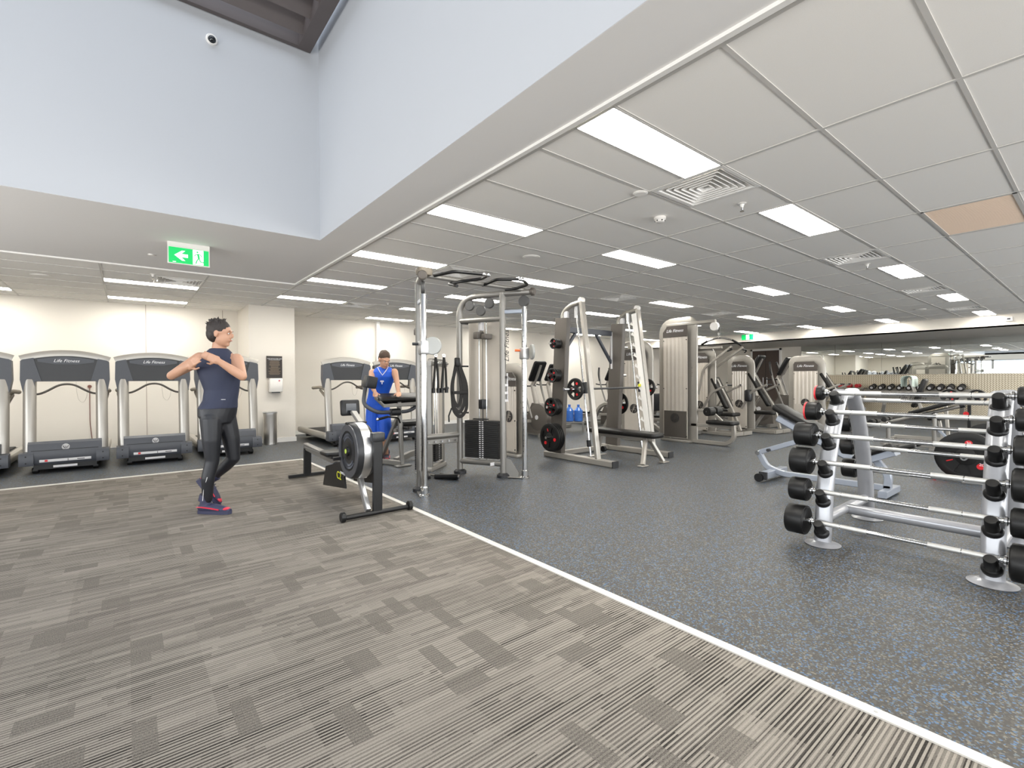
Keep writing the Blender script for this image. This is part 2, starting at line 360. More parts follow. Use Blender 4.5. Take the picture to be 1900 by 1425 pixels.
# --- plaster ceiling around the void
so = MB().box(XV+.002, XT, YF, YT, CEIL, CEIL+.08).box(XL, XV+.002, YV+.002, YT, CEIL, CEIL+.08)
struct(so.o('ceiling_soffit', SOFF))['label'] = 'flat white plaster band around the ceiling void'
tr = MB().box(XT-.035, XT, YF, YT, CEIL-.018, CEIL+.02).box(XL, XT-.035, YT-.035, YT, CEIL-.018, CEIL+.02)
struct(tr.o('trim_4', TRIMW))['label'] = 'raised white trim along the inner edge of the tiled ceiling'
ZV = 4.78
vb = struct(MB().box(XL, XV, YV, YV+.1, CEIL+.001, 6.5).o('wall_void_back', VWALL)); vb['label'] = 'tall pale blue white wall of the ceiling void, far side'
vr = struct(MB().box(XV, XV+.1, YF, YV+.1, CEIL+.001, 6.5).o('wall_void_right', VWALL)); vr['label'] = 'tall pale blue white wall of the ceiling void, right side'
struct(MB().box(XL-.1, XL, YF, YV, CEIL, 6.5).o('wall_void_left', VWALL)); struct(MB().box(XL, XV, YF-.1, YF, CEIL, 6.5).o('wall_void_front', VWALL))
# skylight louvres
lou = thing('skylight_louvre', 'dark steel louvre frame under the skylight at the top of the void', 'skylight', (0, 0, ZV))
MB().box(1.43, 1.56, YF+.1, 5.36, -.02, .20).o('side_beam', DARKST, lou)
MB().box(XL+.1, 1.43, 5.31, 5.36, -.02, .22).o('end_beam', DARKST, lou)
sl0 = None
for k in range(24):
    y = 5.12-.27*k
    if y < -1.2: break
    if sl0 is None: sl0 = MB().box(XL+.1, 1.43, -.1, .1, -.009, .009).o('louvre_slat', DARKST, lou); o_ = sl0
    else: o_ = sl0.copy(); COL.objects.link(o_)
    o_.location = (0, y, .10); o_.rotation_euler = (math.radians(-52), 0, 0)
# --- tiled ceiling
X0, Y0, TX, TY = 2.135, 1.74, 1.2, .625
ceil = struct(MB().box(XT-.02, XB+.1, YF, YB, CEIL+.04, CEIL+.1).box(XL, XT-.02, YT-.02, YB, CEIL+.04, CEIL+.1).box(XB, XR, YF, YB, CEIL, CEIL+.1).o('ceiling', SOFF)); ceil['label'] = 'suspended tiled ceiling with recessed light panels'
tile_me = {}
def tile(x, y, w, d):
    w, d = min(w, XB-x), min(d, YB-y)
    if w < .05 or d < .03: return
    key = (round(w, 3), round(d, 3))
    if key not in tile_me:
        me = MB().pad((w/2, d/2, .01), (w-.006, d-.006, .02), .002, .003, 1).mesh('ceiling_tile'); me.materials.append(TILE); me.polygons.foreach_set('use_smooth', [False]*len(me.polygons)); tile_me[key] = me
    o = bpy.data.objects.new('ceiling_tile', tile_me[key]); COL.objects.link(o); o.parent = ceil; o.location = (x, y, CEIL+.002)
rows = range(-6, 17); FR = MB(); RR = MB()
lights_at = {(c, r) for c in (0, 2, 5, 8, 11) for r in (-6, -3, 0, 3, 6, 9, 12, 15)} | {(-2, 12), (-2, 15), (-4, 12), (-4, 15)}
lights_at.discard((0, 15))
diff_at = {(1, 0), (1, 6), (1, 12), (4, 0), (4, 6), (7, 0), (7, 6), (10, 0), (10, 6), (4, 12), (7, 12), (-2, 11)}
for c in range(-6, 13):
    for r in rows:
        x, y = X0+TX*c, Y0+TY*r
        if c < 0 and y+TY < YT+.1: continue
        w, d, yy = TX, TY, y
        if c < 0 and y < YT: yy = YT; d = y+TY-YT
        if (c, r) in lights_at: tile(x, yy+.3, w, d-.3)
        elif (c, r) in diff_at:
            if c == -2: tile(x, yy, .6, d)
            else: tile(x+.6, yy, w-.6, d)
        elif (c, r) == (3, -2): continue
        else: tile(x, yy, w, d)
for c in range(-5, 13):
    x = X0+TX*c
    if x < XB: MB().box(x-.012, x+.012, (YT if c < 0 else YF), YB, CEIL-.003, CEIL+.004).o('grid_bar', TBAR, ceil)
for r in rows:
    y = Y0+TY*r; MB().box(XT if y < YT else XL, XB, y-.012, y+.012, CEIL-.0025, CEIL+.004).o('grid_bar', TBAR, ceil)
# light panels
lp0 = None
colname = {0: 'beside the white trim', 2: 'two tiles from the trim', 5: 'over the middle of the gym floor', 8: 'over the far machines', 11: 'beside the bulkhead', -2: 'left ceiling bay', -4: 'far left corner bay'}
rown = {-6: 'far behind', -3: 'just behind', 0: 'nearest', 3: 'second nearest', 6: 'third nearest', 9: 'fourth nearest', 12: 'fifth nearest', 15: 'last'}
for (c, r) in sorted(lights_at):
    if lp0 is None:
        lp0 = thing('ceiling_light', '', 'light', (0, 0, 0), 0, 'recessed ceiling light panels')
        MB().box(.012, 1.188, .012, .292, -.001, .01).o('diffuser', PANELE, lp0)
        MB().box(0, 1.2, 0, .012, -.004, .02).box(0, 1.2, .292, .304, -.004, .02).box(0, .012, 0, .304, -.004, .02).box(1.188, 1.2, 0, .304, -.004, .02).o('frame', TBAR, lp0)
        o = lp0
    else: o = dup(lp0)
    o.location = (X0+TX*c, Y0+TY*r, CEIL)
    if c < 0: o['label'] = 'lit ceiling panel, %s, %s' % (colname[c], 'row beside the wall' if r == 15 else 'row beside the soffit')
    else: o['label'] = 'lit ceiling panel, %s in line, %s' % (rown[r], colname[c])
# air diffusers
df0 = None
dn = {(1, 0): 'beside the largest light panel', (1, 6): 'above the pull-up bars', (1, 12): 'small and far, left of the chrome column', (4, 0): 'second along the near row', (4, 6): 'above the smith machine', (7, 0): 'third along the near row', (7, 6): 'above the lat pulldown', (10, 0): 'beside the bulkhead', (10, 6): 'far back beside the bulkhead', (4, 12): 'over the back row of cardio machines', (7, 12): 'furthest over the cardio machines', (-2, 11): 'above the treadmills'}
for (c, r) in sorted(diff_at):
    if df0 is None:
        df0 = thing('air_diffuser', '', 'vent', (0, 0, 0), 0, 'square ceiling air diffusers')
        MB().box(.01, .59, .01, .59, .075, .08).o('backing', BLACK, df0)
        f = MB(); f.box(0, .6, 0, .03, -.004, .02).box(0, .6, .57, .6, -.004, .02).box(0, .03, .03, .57, -.004, .02).box(.57, .6, .03, .57, -.004, .02); f.o('frame', TRIMW, df0)
        for q in range(6):
            i0 = .040+.042*q; i1 = i0+.021; zt = .036; zb = -.004
            a = [(i0, i0), (.6-i0, i0), (.6-i0, .6-i0), (i0, .6-i0)]; b_ = [(i1, i1), (.6-i1, i1), (.6-i1, .6-i1), (i1, .6-i1)]
            MB().loft([[(p[0], p[1], zb) for p in a], [(p[0], p[1], zb+.003) for p in a], [(p[0], p[1], zt+.003) for p in b_], [(p[0], p[1], zt) for p in b_]], closed=True).o('louvre_ring', TRIMW, df0)
        o = df0
    else: o = dup(df0)
    o.location = (X0+TX*c+(.6 if c == -2 else 0), Y0+TY*r, CEIL); o['label'] = 'white square louvred ceiling diffuser, '+dn[(c, r)]
# return air grille
rg = thing('return_grille', 'peach tinted perforated return air grille set in the ceiling', 'vent', (X0+TX*3, Y0-2*TY, CEIL))
PEACH = grain(mat('peach_grille', srgb(246, 226, 206), .5), 30, .03)
MB().box(0, 1.2, 0, .03, -.004, .02).box(0, 1.2, .6, .625, -.004, .02).box(0, .03, 0, .62, -.004, .02).box(1.17, 1.2, 0, .62, -.004, .02).o('frame', TBAR, rg)
MB().box(.03, 1.17, .03, .6, .03, .04).o('backing', mat('peach_backing', srgb(232, 200, 172), .6), rg)
g = MB()
for q in range(46): g.box(.035+.0247*q, .047+.0247*q, .03, .6, 0, .02)
for q in range(18): g.box(.03, 1.17, .05+.031*q, .055+.031*q, .004, .016)
g = g.o('grille_mesh', PEACH, rg); g['kind'] = 'stuff'
# ================================================================== treadmills
def make_treadmill():
    t = thing('treadmill', '', 'treadmill', (0, 0, 0), 0, 'treadmills facing the carpet')
    hood = MB().prism([(.03, .12), (.0, .16), (.0, .27), (.03, .41), (.07, .44), (.40, .38), (.55, .31), (.55, .12)], 'x', -.385, .385)
    h = hood.o('motor_hood', PLAST, t)
    v = MB()
    for q in range(3): v.loft([[(x, y, z) for x, y, z in ((-.35, .006+.012*q, .315+.033*q), (.35, .006+.012*q, .315+.033*q), (.35, .010+.012*q, .322+.033*q), (-.35, .010+.012*q, .322+.033*q))], [(x, y+.01, z) for x, y, z in ((-.35, .006+.012*q, .315+.033*q), (.35, .006+.012*q, .315+.033*q), (.35, .010+.012*q, .322+.033*q), (-.35, .010+.012*q, .322+.033*q))]])
    v.o('vent_slot', PLASTD, h)
    MB().cyl((0, .024, .355), (0, .006, .352), .042, 24).o('badge', LABEL, h)
    for sx in (-1, 1): MB().tube([(sx*.03, .004, .372), (sx*.012, .003, .34), (sx*-.004, .004, .35+.012*sx)], .004, 6).o('badge_mark', PLASTD, h)
    MB().pad((.0, -.001, .175), (.54, .012, .036), .005, .002).o('label_strip', LABEL, h)
    MB().box(-.215, -.185, -.009, -.005, .163, .19).o('switch', RED, h)
    MB().box(.02, .026, -.009, -.005, .16, .19).box(.12, .2, -.009, -.005, .17, .18).o('label_print', PLASTD, h)
    for sx in (-1, 1):
        c = MB().prism([(-.012, .12), (-.02, .15), (-.02, .26), (-.005, .29), (.14, .30), (.16, .12)], 'x', sx*.325, sx*.47)
        c = c.o('side_cap', PLAST, t)
        for z in (.16, .25): MB().cyl((sx*.40, -.024, z), (sx*.40, -.018, z), .009, 10).o('bolt', BLACK, c)
        MB().pad((sx*.405, 1.22, .185), (.10, 1.9, .13), .03, .04).o('side_rail', SILVER, t)
        u = MB().sweep(fillet([(sx*.385, .20, .22), (sx*.385, .27, .95), (sx*.385, .32, 1.30)], .1), circ(.070, 18, .055), hint=(0, 1, 0)); u.o('upright', SILVER, t)
        MB().prism([(sx*.265, 1.285), (sx*.455, 1.25), (sx*.47, 1.14), (sx*.485, 1.45), (sx*.47, 1.565), (sx*.43, 1.59), (sx*.27, 1.60)][:1]+[(sx*.335, 1.27), (sx*.325, 1.14), (sx*.45, 1.12), (sx*.480, 1.30), (sx*.474, 1.565), (sx*.45, 1.585), (sx*.345, 1.61)], 'y', .27, .40).o('console_side', PLAST, t)
        MB().tube([(sx*.40, .32, 1.08), (sx*.44, .42, 1.13), (sx*.455, .60, 1.135), (sx*.455, .98, 1.12)], .031, 12, fr=.06).o('side_handle', GRIPT, t)
        MB().bar([(sx*.42, .30, .95), (sx*.45, .55, 1.09)], .03, .05, fr=0).o('handle_bracket', GRIPT, t)
        MB().cyl((sx*.28, .10, .045), (sx*.35, .10, .045), .044, 16, bev=.008).o('wheel', BLACK, t)
    MB().pad((0, 1.25, .15), (.72, 1.80, .07), .02, .01).box(-.33, .33, .04, .5, .055, .12).o('deck_frame', BLACK, t)
    MB().pad((0, 1.22, .19), (.54, 1.86, .022), .004, .009).o('running_belt', BELT, t)
    MB().box(-.13, .12, .005, .012, .075, .105).o('warning_label', LABEL, t)
    MB().box(-.3, .3, 2.02, 2.1, .03, .18).o('rear_foot', PLASTD, t)
    ar = [(-.475+.95*k/16, 1.575+.085*math.sin(PI*k/16)**.8) for k in range(17)]
    MB().prism([(.342, 1.275), (.345, 1.60)]+[p for p in reversed([(x, z-.016) for x, z in ar if abs(x) < .33])]+[(-.345, 1.60), (-.342, 1.275)], 'y', .285, .36).o('console_back', PLASTD, t)
    cr = MB().prism([(.30, 1.555), (.305, 1.592), (.16, 1.617), (0, 1.632), (-.16, 1.617), (-.305, 1.592), (-.30, 1.555), (-.12, 1.525), (.12, 1.525)], 'y', .276, .288).o('console_crest', PLAST, t)
    text('Life Fitness', .062, (0, .272, 1.572), (PI/2, 0, 0), LETTER, cr, shear=.35)
    tp = MB().sweep([(x, .33, z+.006) for x, z in ar], rrect(.13, .022, .01, 2), hint=(0, 1, 0)); tp.o('top_trim', SILVER, t)
    MB().tube([(-.40, .34, 1.10), (-.30, .30, 1.09), (-.22, .29, 1.13), (-.07, .29, 1.235), (.07, .29, 1.235), (.22, .29, 1.13), (.30, .30, 1.09), (.40, .34, 1.10)], .015, 10, fr=.07).o('front_handlebar', mat('dark_taupe', srgb(70, 66, 60), .5), t)
    MB().tube([(.10, .30, 1.27), (.10, .31, 1.16), (.12, .33, 1.0), (.17, .34, .95), (.21, .33, 1.02), (.22, .32, 1.12)], .0025, 6, fr=.05).o('safety_cord', mat('cord_grey', srgb(190, 185, 175), .6), t)
    MB().box(-.26, .26, .37, .40, 1.30, 1.58).o('display', SCREEN, t)
    return t
tm = make_treadmill()
spots = [(-1.72, 9.22, 'treadmill cut off by the photo edge, beside the left corner'),
         (-.685, 9.22, 'treadmill in full view left of the walking man, next to the cut-off one'),
         (.335, 9.24, 'treadmill directly behind the walking man’s outstretched elbow'),
         (1.36, 9.30, 'treadmill beside the steel bin, half hidden by the walking man'),
         (3.42, 9.22, 'silver treadmill right of the white column, behind the rowing machine'),
         (4.46, 9.22, 'silver treadmill behind the young man in blue')]
KIDS = {}
for i, (x, y, lb) in enumerate(spots):
    o = tm if i == 0 else dup(tm)
    o.location = (x, y, 0); o['label'] = lb.replace('’', "'")
# the wall sockets' cords behind the treadmills
for x, y0 in ((-.55, 11.2),):
    (MB().tube([(x, YB-.01, 1.18), (x, YB-.012, .5), (x+.04, YB-.02, .02)], .006, 6, fr=.05).cyl((x, YB-.02, 1.18), (x, YB, 1.18), .03, 12).o('wall_cord', mat('cord_brown', srgb(120, 80, 70), .6), wb))

# ================================================================== column fittings
ps = thing('poster', 'black framed poster with white small print on the column', 'poster', (2.36, 10.735, 1.55))
pf = MB().box(-.145, .145, -.018, .012, -.225, .225).o('poster_board', mat('poster_black', srgb(40, 34, 30), .5), ps)
text('THIS GYM IS FOR YOU', .028, (0, -.02, .17), (PI/2, 0, 0), LETTER, ps)
MB().box(-.11, .11, -.0195, -.018, .145, .15).o('poster_rule', LETTER, ps)
rr_ = random.Random(3)
ln = MB()
for q in range(14):
    w = .07+.045*rr_.random(); ln.box(-w, w, -.0195, -.018, .12-.021*q, .126-.021*q)
ln.o('small_print', mat('poster_tan', srgb(150, 132, 110), .6), ps)['kind'] = 'stuff'
td = thing('towel_dispenser', 'white paper towel dispenser under the poster on the column', 'dispenser', (2.37, 10.75, 1.02))
MB().pad((0, -.075, .16), (.25, .15, .28), .03, .02, 4).o('cover', WHITEP, td); MB().box(-.07, .07, -.12, -.03, -.0, .025).o('towel_slot', PLAST, td)
MB().cyl((.05, -.153, .25), (.05, -.149, .25), .018, 12).o('sticker', mat('sticker_red', srgb(200, 120, 130), .5), td)
bn = thing('waste_bin', 'round brushed steel waste bin standing against the column', 'bin', (2.22, 10.50, 0))
MB().lathe((0, 0, 0), (0, 0, 1), [(0, .115), (.004, .13), (.03, .13), (.031, .126), (.58, .126), (.60, .13), (.62, .13)], 32).o('body', BRUSH, bn)
MB().lathe((0, 0, .622), (0, 0, 1), [(0, .131), (.02, .133), (.028, .12), (.029, .075), (.02, .07), (.005, .07)], 32).o('lid', ALU, bn)

# ================================================================== rowing machine
rw = thing('rowing_machine', 'black air rowing machine with round flywheel standing on the carpet edge', 'rower', (1.86, 4.30, 0))
MB().tube([(-.36, -.02, .035), (.27, -.02, .035)], .022, 12).o('front_foot', BLACK, rw)
for sx in (-.37, .28): MB().cyl((sx-.02, -.02, .045), (sx+.02, -.02, .045), .045, 18, bev=.006).o('foot_wheel', BLACK, rw)
MB().bar([(-.045, -.01, .05), (-.03, .01, .70)], .085, .05, hint=(0, 1, 0), r=.008).o('front_post', BLACK, rw)
MB().pad((-.03, .01, .735), (.12, .10, .085), .02, .012).o('post_cap', PLASTD, rw)
MB().bar([(-.13, .0, .055), (-.09, .34, .38)], .07, .045, hint=(1, 0, 0), r=.008).o('rear_brace', ALU, rw)
FC = V((-.115, .30, .585)); FD = V((1, 0, 0))
MB().lathe(FC-FD*.085, FD, [(0, .05), (0, .255), (.02, .268), (.15, .268), (.17, .255), (.17, .05)], 40).o('flywheel_cage', PLASTD, rw)
MB().ring(FC-FD*.087, FD, .255, .195, .012, 40).o('cage_face_ring', mat('pewter_grey', srgb(66, 68, 73), .35), rw)
MB().lathe(FC-FD*.079, FD*-1, [(0, .19), (.008, .185), (.003, .11), (.012, .05), (.03, .045), (.034, 0.001)], 36).o('flywheel_disc', BLACK, rw)
g = MB()
for q in range(64):
    a = 2*PI*q/64
    if abs(math.cos(a)) > .80: continue
    for rr in (.125, .152):
        u = V((0, math.cos(a), math.sin(a))); g.cyl(FC-FD*.085+u*rr, FC-FD*.088+u*(rr+.02), .0035, 5)
g.o('cage_ribs', PLAST, rw)['kind'] = 'stuff'
MB().cyl(FC-FD*.115, FC-FD*.110, .022, 16).o('hub_badge', mat('lime_plastic', srgb(190, 215, 90), .4), rw)
MB().ring(FC+FD*.01, FD, .272, .262, .085, 44).o('rim_band', ALU, rw)
for a in (80, -50):
    u = V((0, math.cos(math.radians(a)), math.sin(math.radians(a)))); w = V((0, -u.z, u.y))
    MB().bar([FC+u*.268-FD*.09, FC+u*.268+FD*.11], .05, .02, hint=u, r=.005).o('cage_clamp', BLACK, rw)
MB().bar([(.02, .42, .76), (.01, .72, .93)], .07, .035, hint=(0, 1, 1), r=.008).o('monitor_arm', PEWTER, rw)
mo = MB().pad((.0, .80, .975), (.20, .06, .17), .02, .02, rot=Matrix.Rotation(math.radians(-8), 3, 'X')).o('monitor', BLACK, rw)
MB().box(-.055, .055, .762, .768, .925, 1.02).o('monitor_panel', SCREEN, mo)
MB().bar([(-.02, .36, .335), (-.02, 2.36, .40)], .065, .09, hint=(0, 0, 1), r=.01).o('monorail', PEWTER, rw)
MB().box(-.056, .018, .9, 2.3, .395, .405).o('rail_strip', ALU, rw)
for a_ in (-.19, .15): MB().prism([(.42, .20), (.50, .46), (1.02, .34), (1.12, .12)], 'x', a_, a_+.015).o('side_cover', BLACK, rw)
for sx in (-.12, .10):
    f = MB().pad((sx, .93, .30), (.11, .34, .03), .03, .012, rot=Matrix.Rotation(math.radians(-38), 3, 'X')).o('footplate', BLACK, rw)
    MB().bar([(sx-.06, .97, .30), (sx, .96, .36), (sx+.06, .97, .30)], .04, .006, hint=(0, 1, 0), r=.002).o('foot_strap', mat('strap_blue_grey', srgb(90, 105, 130), .7), f)
MB().pad((-.02, 1.30, .435), (.24, .27, .05), .05, .02).o('seat', BLACK, rw)
MB().box(-.07, .03, 1.2, 1.4, .38, .415).o('seat_carriage', PLASTD, rw)
MB().bar([(-.02, 2.30, .38), (-.02, 2.32, .03)], .09, .05, hint=(0, 1, 0)).o('rear_leg', BLACK, rw)
MB().bar([(-.25, 2.32, .03), (.20, 2.32, .03)], .05, .04).o('rear_foot', BLACK, rw)
lt = text('C2', .11, (-.192, .60, .30), (PI/2, 0, -PI/2), mat('lime_lettering', srgb(215, 220, 40), .5), rw)
text('concept', .05, (-.192, .49, .345), (PI/2, 0, -PI/2), LETTER, rw)
MB().tube([(-.14, .42, .47), (-.14, .50, .49)], .006, 6).bar([(-.28, .50, .49), (.0, .50, .49)], .03, .03).o('pull_handle', BLACK, rw)
# ================================================================== people
SKIN = grain(mat('skin', srgb(190, 146, 120), .5), 12, .05)
HAIR = grain(mat('dark_hair', srgb(38, 30, 26), .6), 120, .3, .8, .004)
HAIRB = grain(mat('brown_hair', srgb(62, 44, 30), .6), 120, .3, .8, .004)
NAVY = grain(mat('navy_jersey', srgb(38, 44, 66), .7), 200, .1, .2)
TIGHT = grain(mat('black_tights', srgb(20, 22, 28), .5), 200, .08, .1)
JBLUE = grain(mat('blue_jersey', srgb(26, 88, 205), .6), 60, .08, .3)
def remesh(o, vs=.006, it=4):
    m = o.modifiers.new('remesh', 'REMESH'); m.mode = 'VOXEL'; m.voxel_size = vs; m.use_smooth_shade = True
    s = o.modifiers.new('smooth', 'SMOOTH'); s.iterations = it; s.factor = .5
    return o
def limb(mb, pts, rs, n=14, ry=1.0, hint=None):
    """tapered round limb with rounded ends through the joints"""
    P = [V(p) for p in pts]; q = []; rr = []
    for i in range(len(P)-1):
        K = 6
        for k in range(K if i < len(P)-2 else K+1):
            t = k/K; q.append(P[i].lerp(P[i+1], t)); rr.append(rs[i]*(1-t)+rs[i+1]*t)
    mb.sweep(q, circ(1, n, ry), hint, scale=rr)
    for p, r in zip(P, rs): mb.ell(p, r*.98, r*.98, r*.98, 12, 8)
    return mb
def head(mb, c, R, s=1.0):
    """head centred at c; local +y is the face"""
    L = lambda x, y, z: c+R@V((x*s, y*s, z*s))
    mb.ell(L(0, -.012, .03), .076*s, .098*s, .09*s, 18, 12, R); mb.ell(L(0, .02, -.035), .062*s, .072*s, .082*s, 16, 10, R)
    mb.ell(L(0, .058, -.092), .028*s, .026*s, .022*s, 10, 6, R); mb.ell(L(0, .095, -.012), .012*s, .022*s, .026*s, 10, 6, R)
    mb.ell(L(0, .080, .028), .045*s, .018*s, .012*s, 10, 6, R); mb.ell(L(0, .086, -.055), .024*s, .012*s, .009*s, 10, 6, R)
    for sx in (-1, 1): mb.ell(L(sx*.078, -.005, -.005), .01*s, .02*s, .032*s, 8, 6, R)
def face_bits(c, R, par, s=1.0):
    for sx in (-1, 1):
        MB().ell(c+R@V((sx*.031*s, .084*s, .006*s)), .012*s, .008*s, .007*s, 10, 6, R).o('eye', mat('eye_white', srgb(225, 220, 215), .3), par)
        MB().ell(c+R@V((sx*.031*s, .0905*s, .006*s)), .0055*s, .004*s, .0055*s, 10, 6, R).o('iris', mat('iris_brown', srgb(40, 26, 18), .2), par)
        MB().ell(c+R@V((sx*.031*s, .091*s, .030*s)), .016*s, .004*s, .003*s, 10, 6, R).o('eyebrow', HAIR, par)
    MB().ell(c+R@V((0, .0955*s, -.056*s)), .020*s, .006*s, .0055*s, 12, 6, R).o('mouth', mat('lips', srgb(178, 104, 92), .5), par)
def hand(mb, w, d, pn, side, curl=.5):
    """palm from wrist w along d, pn = palm normal, side=+1/-1 sets thumb side"""
    d = V(d).normalized(); pn = V(pn); pn = (pn-d*pn.dot(d)).normalized(); x = d.cross(pn)*side; w = V(w)
    mb.sweep([w-d*.01, w+d*.03, w+d*.085], [(a, b) for a, b in rrect(.028, .078, .013, 3)], hint=x)
    for k, (o, l) in enumerate(((-.030, .072), (-.010, .080), (.010, .076), (.029, .062))):
        a = w+d*.078+x*o; b1 = a+(d-pn*curl*-.4).normalized()*l*.45; c1 = b1+(d+pn*curl).normalized()*l*.3; e = c1+(d*.6+pn*curl*1.6).normalized()*l*.28
        limb(mb, [a, b1, c1, e], [.0095, .009, .0082, .007], 8)
    a = w+d*.02-x*.030; b1 = a-x*.028+d*.025+pn*.01; e = b1+d*.035-x*.006+pn*.012
    limb(mb, [a, b1, e], [.013, .0105, .009], 8)
# --- walking man (local frame: +x = picture right, +y = away, origin under him)
mp = thing('person', 'man in navy tank top and black tights walking across the carpet, arms crossed', 'person', (.70, 5.42, 0), -YAW)
b = MB()
HC_ = V((.015, .0, 1.725)); RH = Matrix.Rotation(math.radians(-82), 3, 'Z')@Matrix.Rotation(math.radians(-4), 3, 'X')
head(b, HC_, RH, 1.06)
limb(b, [(-.005, .02, 1.655), (-.02, .03, 1.54)], [.058, .068])
RT = Matrix.Rotation(math.radians(-58), 3, 'Z')     # chest turned
def tor(mb, z, rx, ry, cx, cy_, ang, n=22):
    c, s_ = math.cos(ang), math.sin(ang)
    return [V((cx+rx*math.cos(2*PI*k/n)*c-ry*math.sin(2*PI*k/n)*s_, cy_+rx*math.cos(2*PI*k/n)*s_+ry*math.sin(2*PI*k/n)*c, z)) for k in range(n)]
def man_torso(mb, g=0, z0=.90, z1=1.60):
    A = [(.86, .12, .11, -.03, .02, 60), (.93, .165, .125, -.035, .02, 60), (1.00, .165, .125, -.03, .02, 50), (1.08, .14, .11, -.005, .02, 35), (1.18, .142, .10, .01, .02, 22), (1.30, .17, .112, .0, .01, 15), (1.40, .19, .12, -.01, .01, 12), (1.48, .18, .10, -.015, .02, 12), (1.535, .13, .075, -.018, .025, 12), (1.58, .065, .06, -.018, .03, 12)]
    R_ = [tor(mb, z, rx+g, ry+g, cx, cy_, math.radians(-a)*-1) for z, rx, ry, cx, cy_, a in A if z0 <= z <= z1]
    mb.loft(R_)
man_torso(b)
SR, EL, HD = V((-.165, -.03, 1.485)), V((-.395, -.10, 1.32)), V((-.135, -.24, 1.405))
SL, EL2, HD2 = V((.145, .04, 1.475)), V((.285, -.11, 1.31)), V((.115, -.22, 1.46))
limb(b, [SR, SR.lerp(EL, .5), EL], [.063, .053, .041]); limb(b, [EL, EL.lerp(HD, .35), HD], [.041, .042, .027]); hand(b, HD, (HD-EL)+V((0, .0, .06)), (0, 1, 0), 1, .3)
limb(b, [SL, SL.lerp(EL2, .5), EL2], [.063, .053, .041]); limb(b, [EL2, EL2.lerp(HD2, .35), HD2], [.041, .042, .027]); hand(b, HD2, (-.8, -.1, .35), (0, 1, 0), -1, .3)
H1, K1, A1 = V((-.045, -.06, .90)), V((-.035, -.07, .50)), V((-.085, -.07, .125))
H2, K2, A2 = V((.005, .08, .90)), V((.06, .12, .50)), V((-.17, .17, .29))
limb(b, [H1, V((-.035, -.075, .70)), K1, V((-.065, -.09, .34)), A1], [.082, .065, .046, .044, .034]); limb(b, [H2, V((.045, .105, .70)), K2, K2.lerp(A2, .4), A2], [.082, .062, .044, .042, .034])
body = remesh(b.o('body', SKIN, mp), .0065, 3)
face_bits(HC_, RH, body, 1.06)
hr = MB(); hr.ell(HC_+RH@V((0, -.022, .048)), .088, .106, .098, 20, 12, RH); hr.ell(HC_+RH@V((0, -.05, .0)), .084, .075, .09, 16, 10, RH)
for k in range(60):
    u = RH@V((math.sin(k*2.4)*.6, -.3+.6*math.cos(k*1.7), .7+.3*math.sin(k))).normalized(); hr.cyl(HC_+RH@V((0, -.02, .04))+u*.085, HC_+RH@V((0, -.02, .045))+u*(.118+.012*math.sin(k*5)), .013, 6, .003)
remesh(hr.o('hair', HAIR, mp), .006, 1)
t_ = MB(); man_torso(t_, .009, 1.0, 1.50)
t_.loft([tor(t_, 1.44, .180, .118, -.012, .015, .2), tor(t_, 1.50, .150, .104, -.015, .02, .2), tor(t_, 1.545, .118, .088, -.018, .026, .2), tor(t_, 1.585, .078, .074, -.018, .03, .2)])
remesh(t_.o('tank_top', NAVY, mp), .007, 5)
l_ = MB(); man_torso(l_, .007, .86, 1.08); limb(l_, [H1, V((-.035, -.075, .70)), K1, V((-.065, -.09, .34)), A1+V((0, 0, .01))], [.098, .082, .060, .058, .043]); limb(l_, [H2, V((.045, .105, .70)), K2, K2.lerp(A2, .4), A2+V((.01, 0, .02))], [.098, .08, .060, .056, .042])
tg = remesh(l_.o('tights', TIGHT, mp), .007, 5)
MB().tube([(-.035, -.147, .36), (-.085, -.125, .24), (-.10, -.118, .13)], .0035, 6, fr=.05).o('calf_stripe', LABEL, tg)
MB().box(.085, .125, -.118, -.112, 1.090, 1.094).o('hem_print', LABEL, mp)
SHB, SHR = grain(mat('shoe_navy', srgb(44, 46, 72), .6), 80, .1), grain(mat('shoe_red', srgb(196, 44, 66), .5), 80, .1)
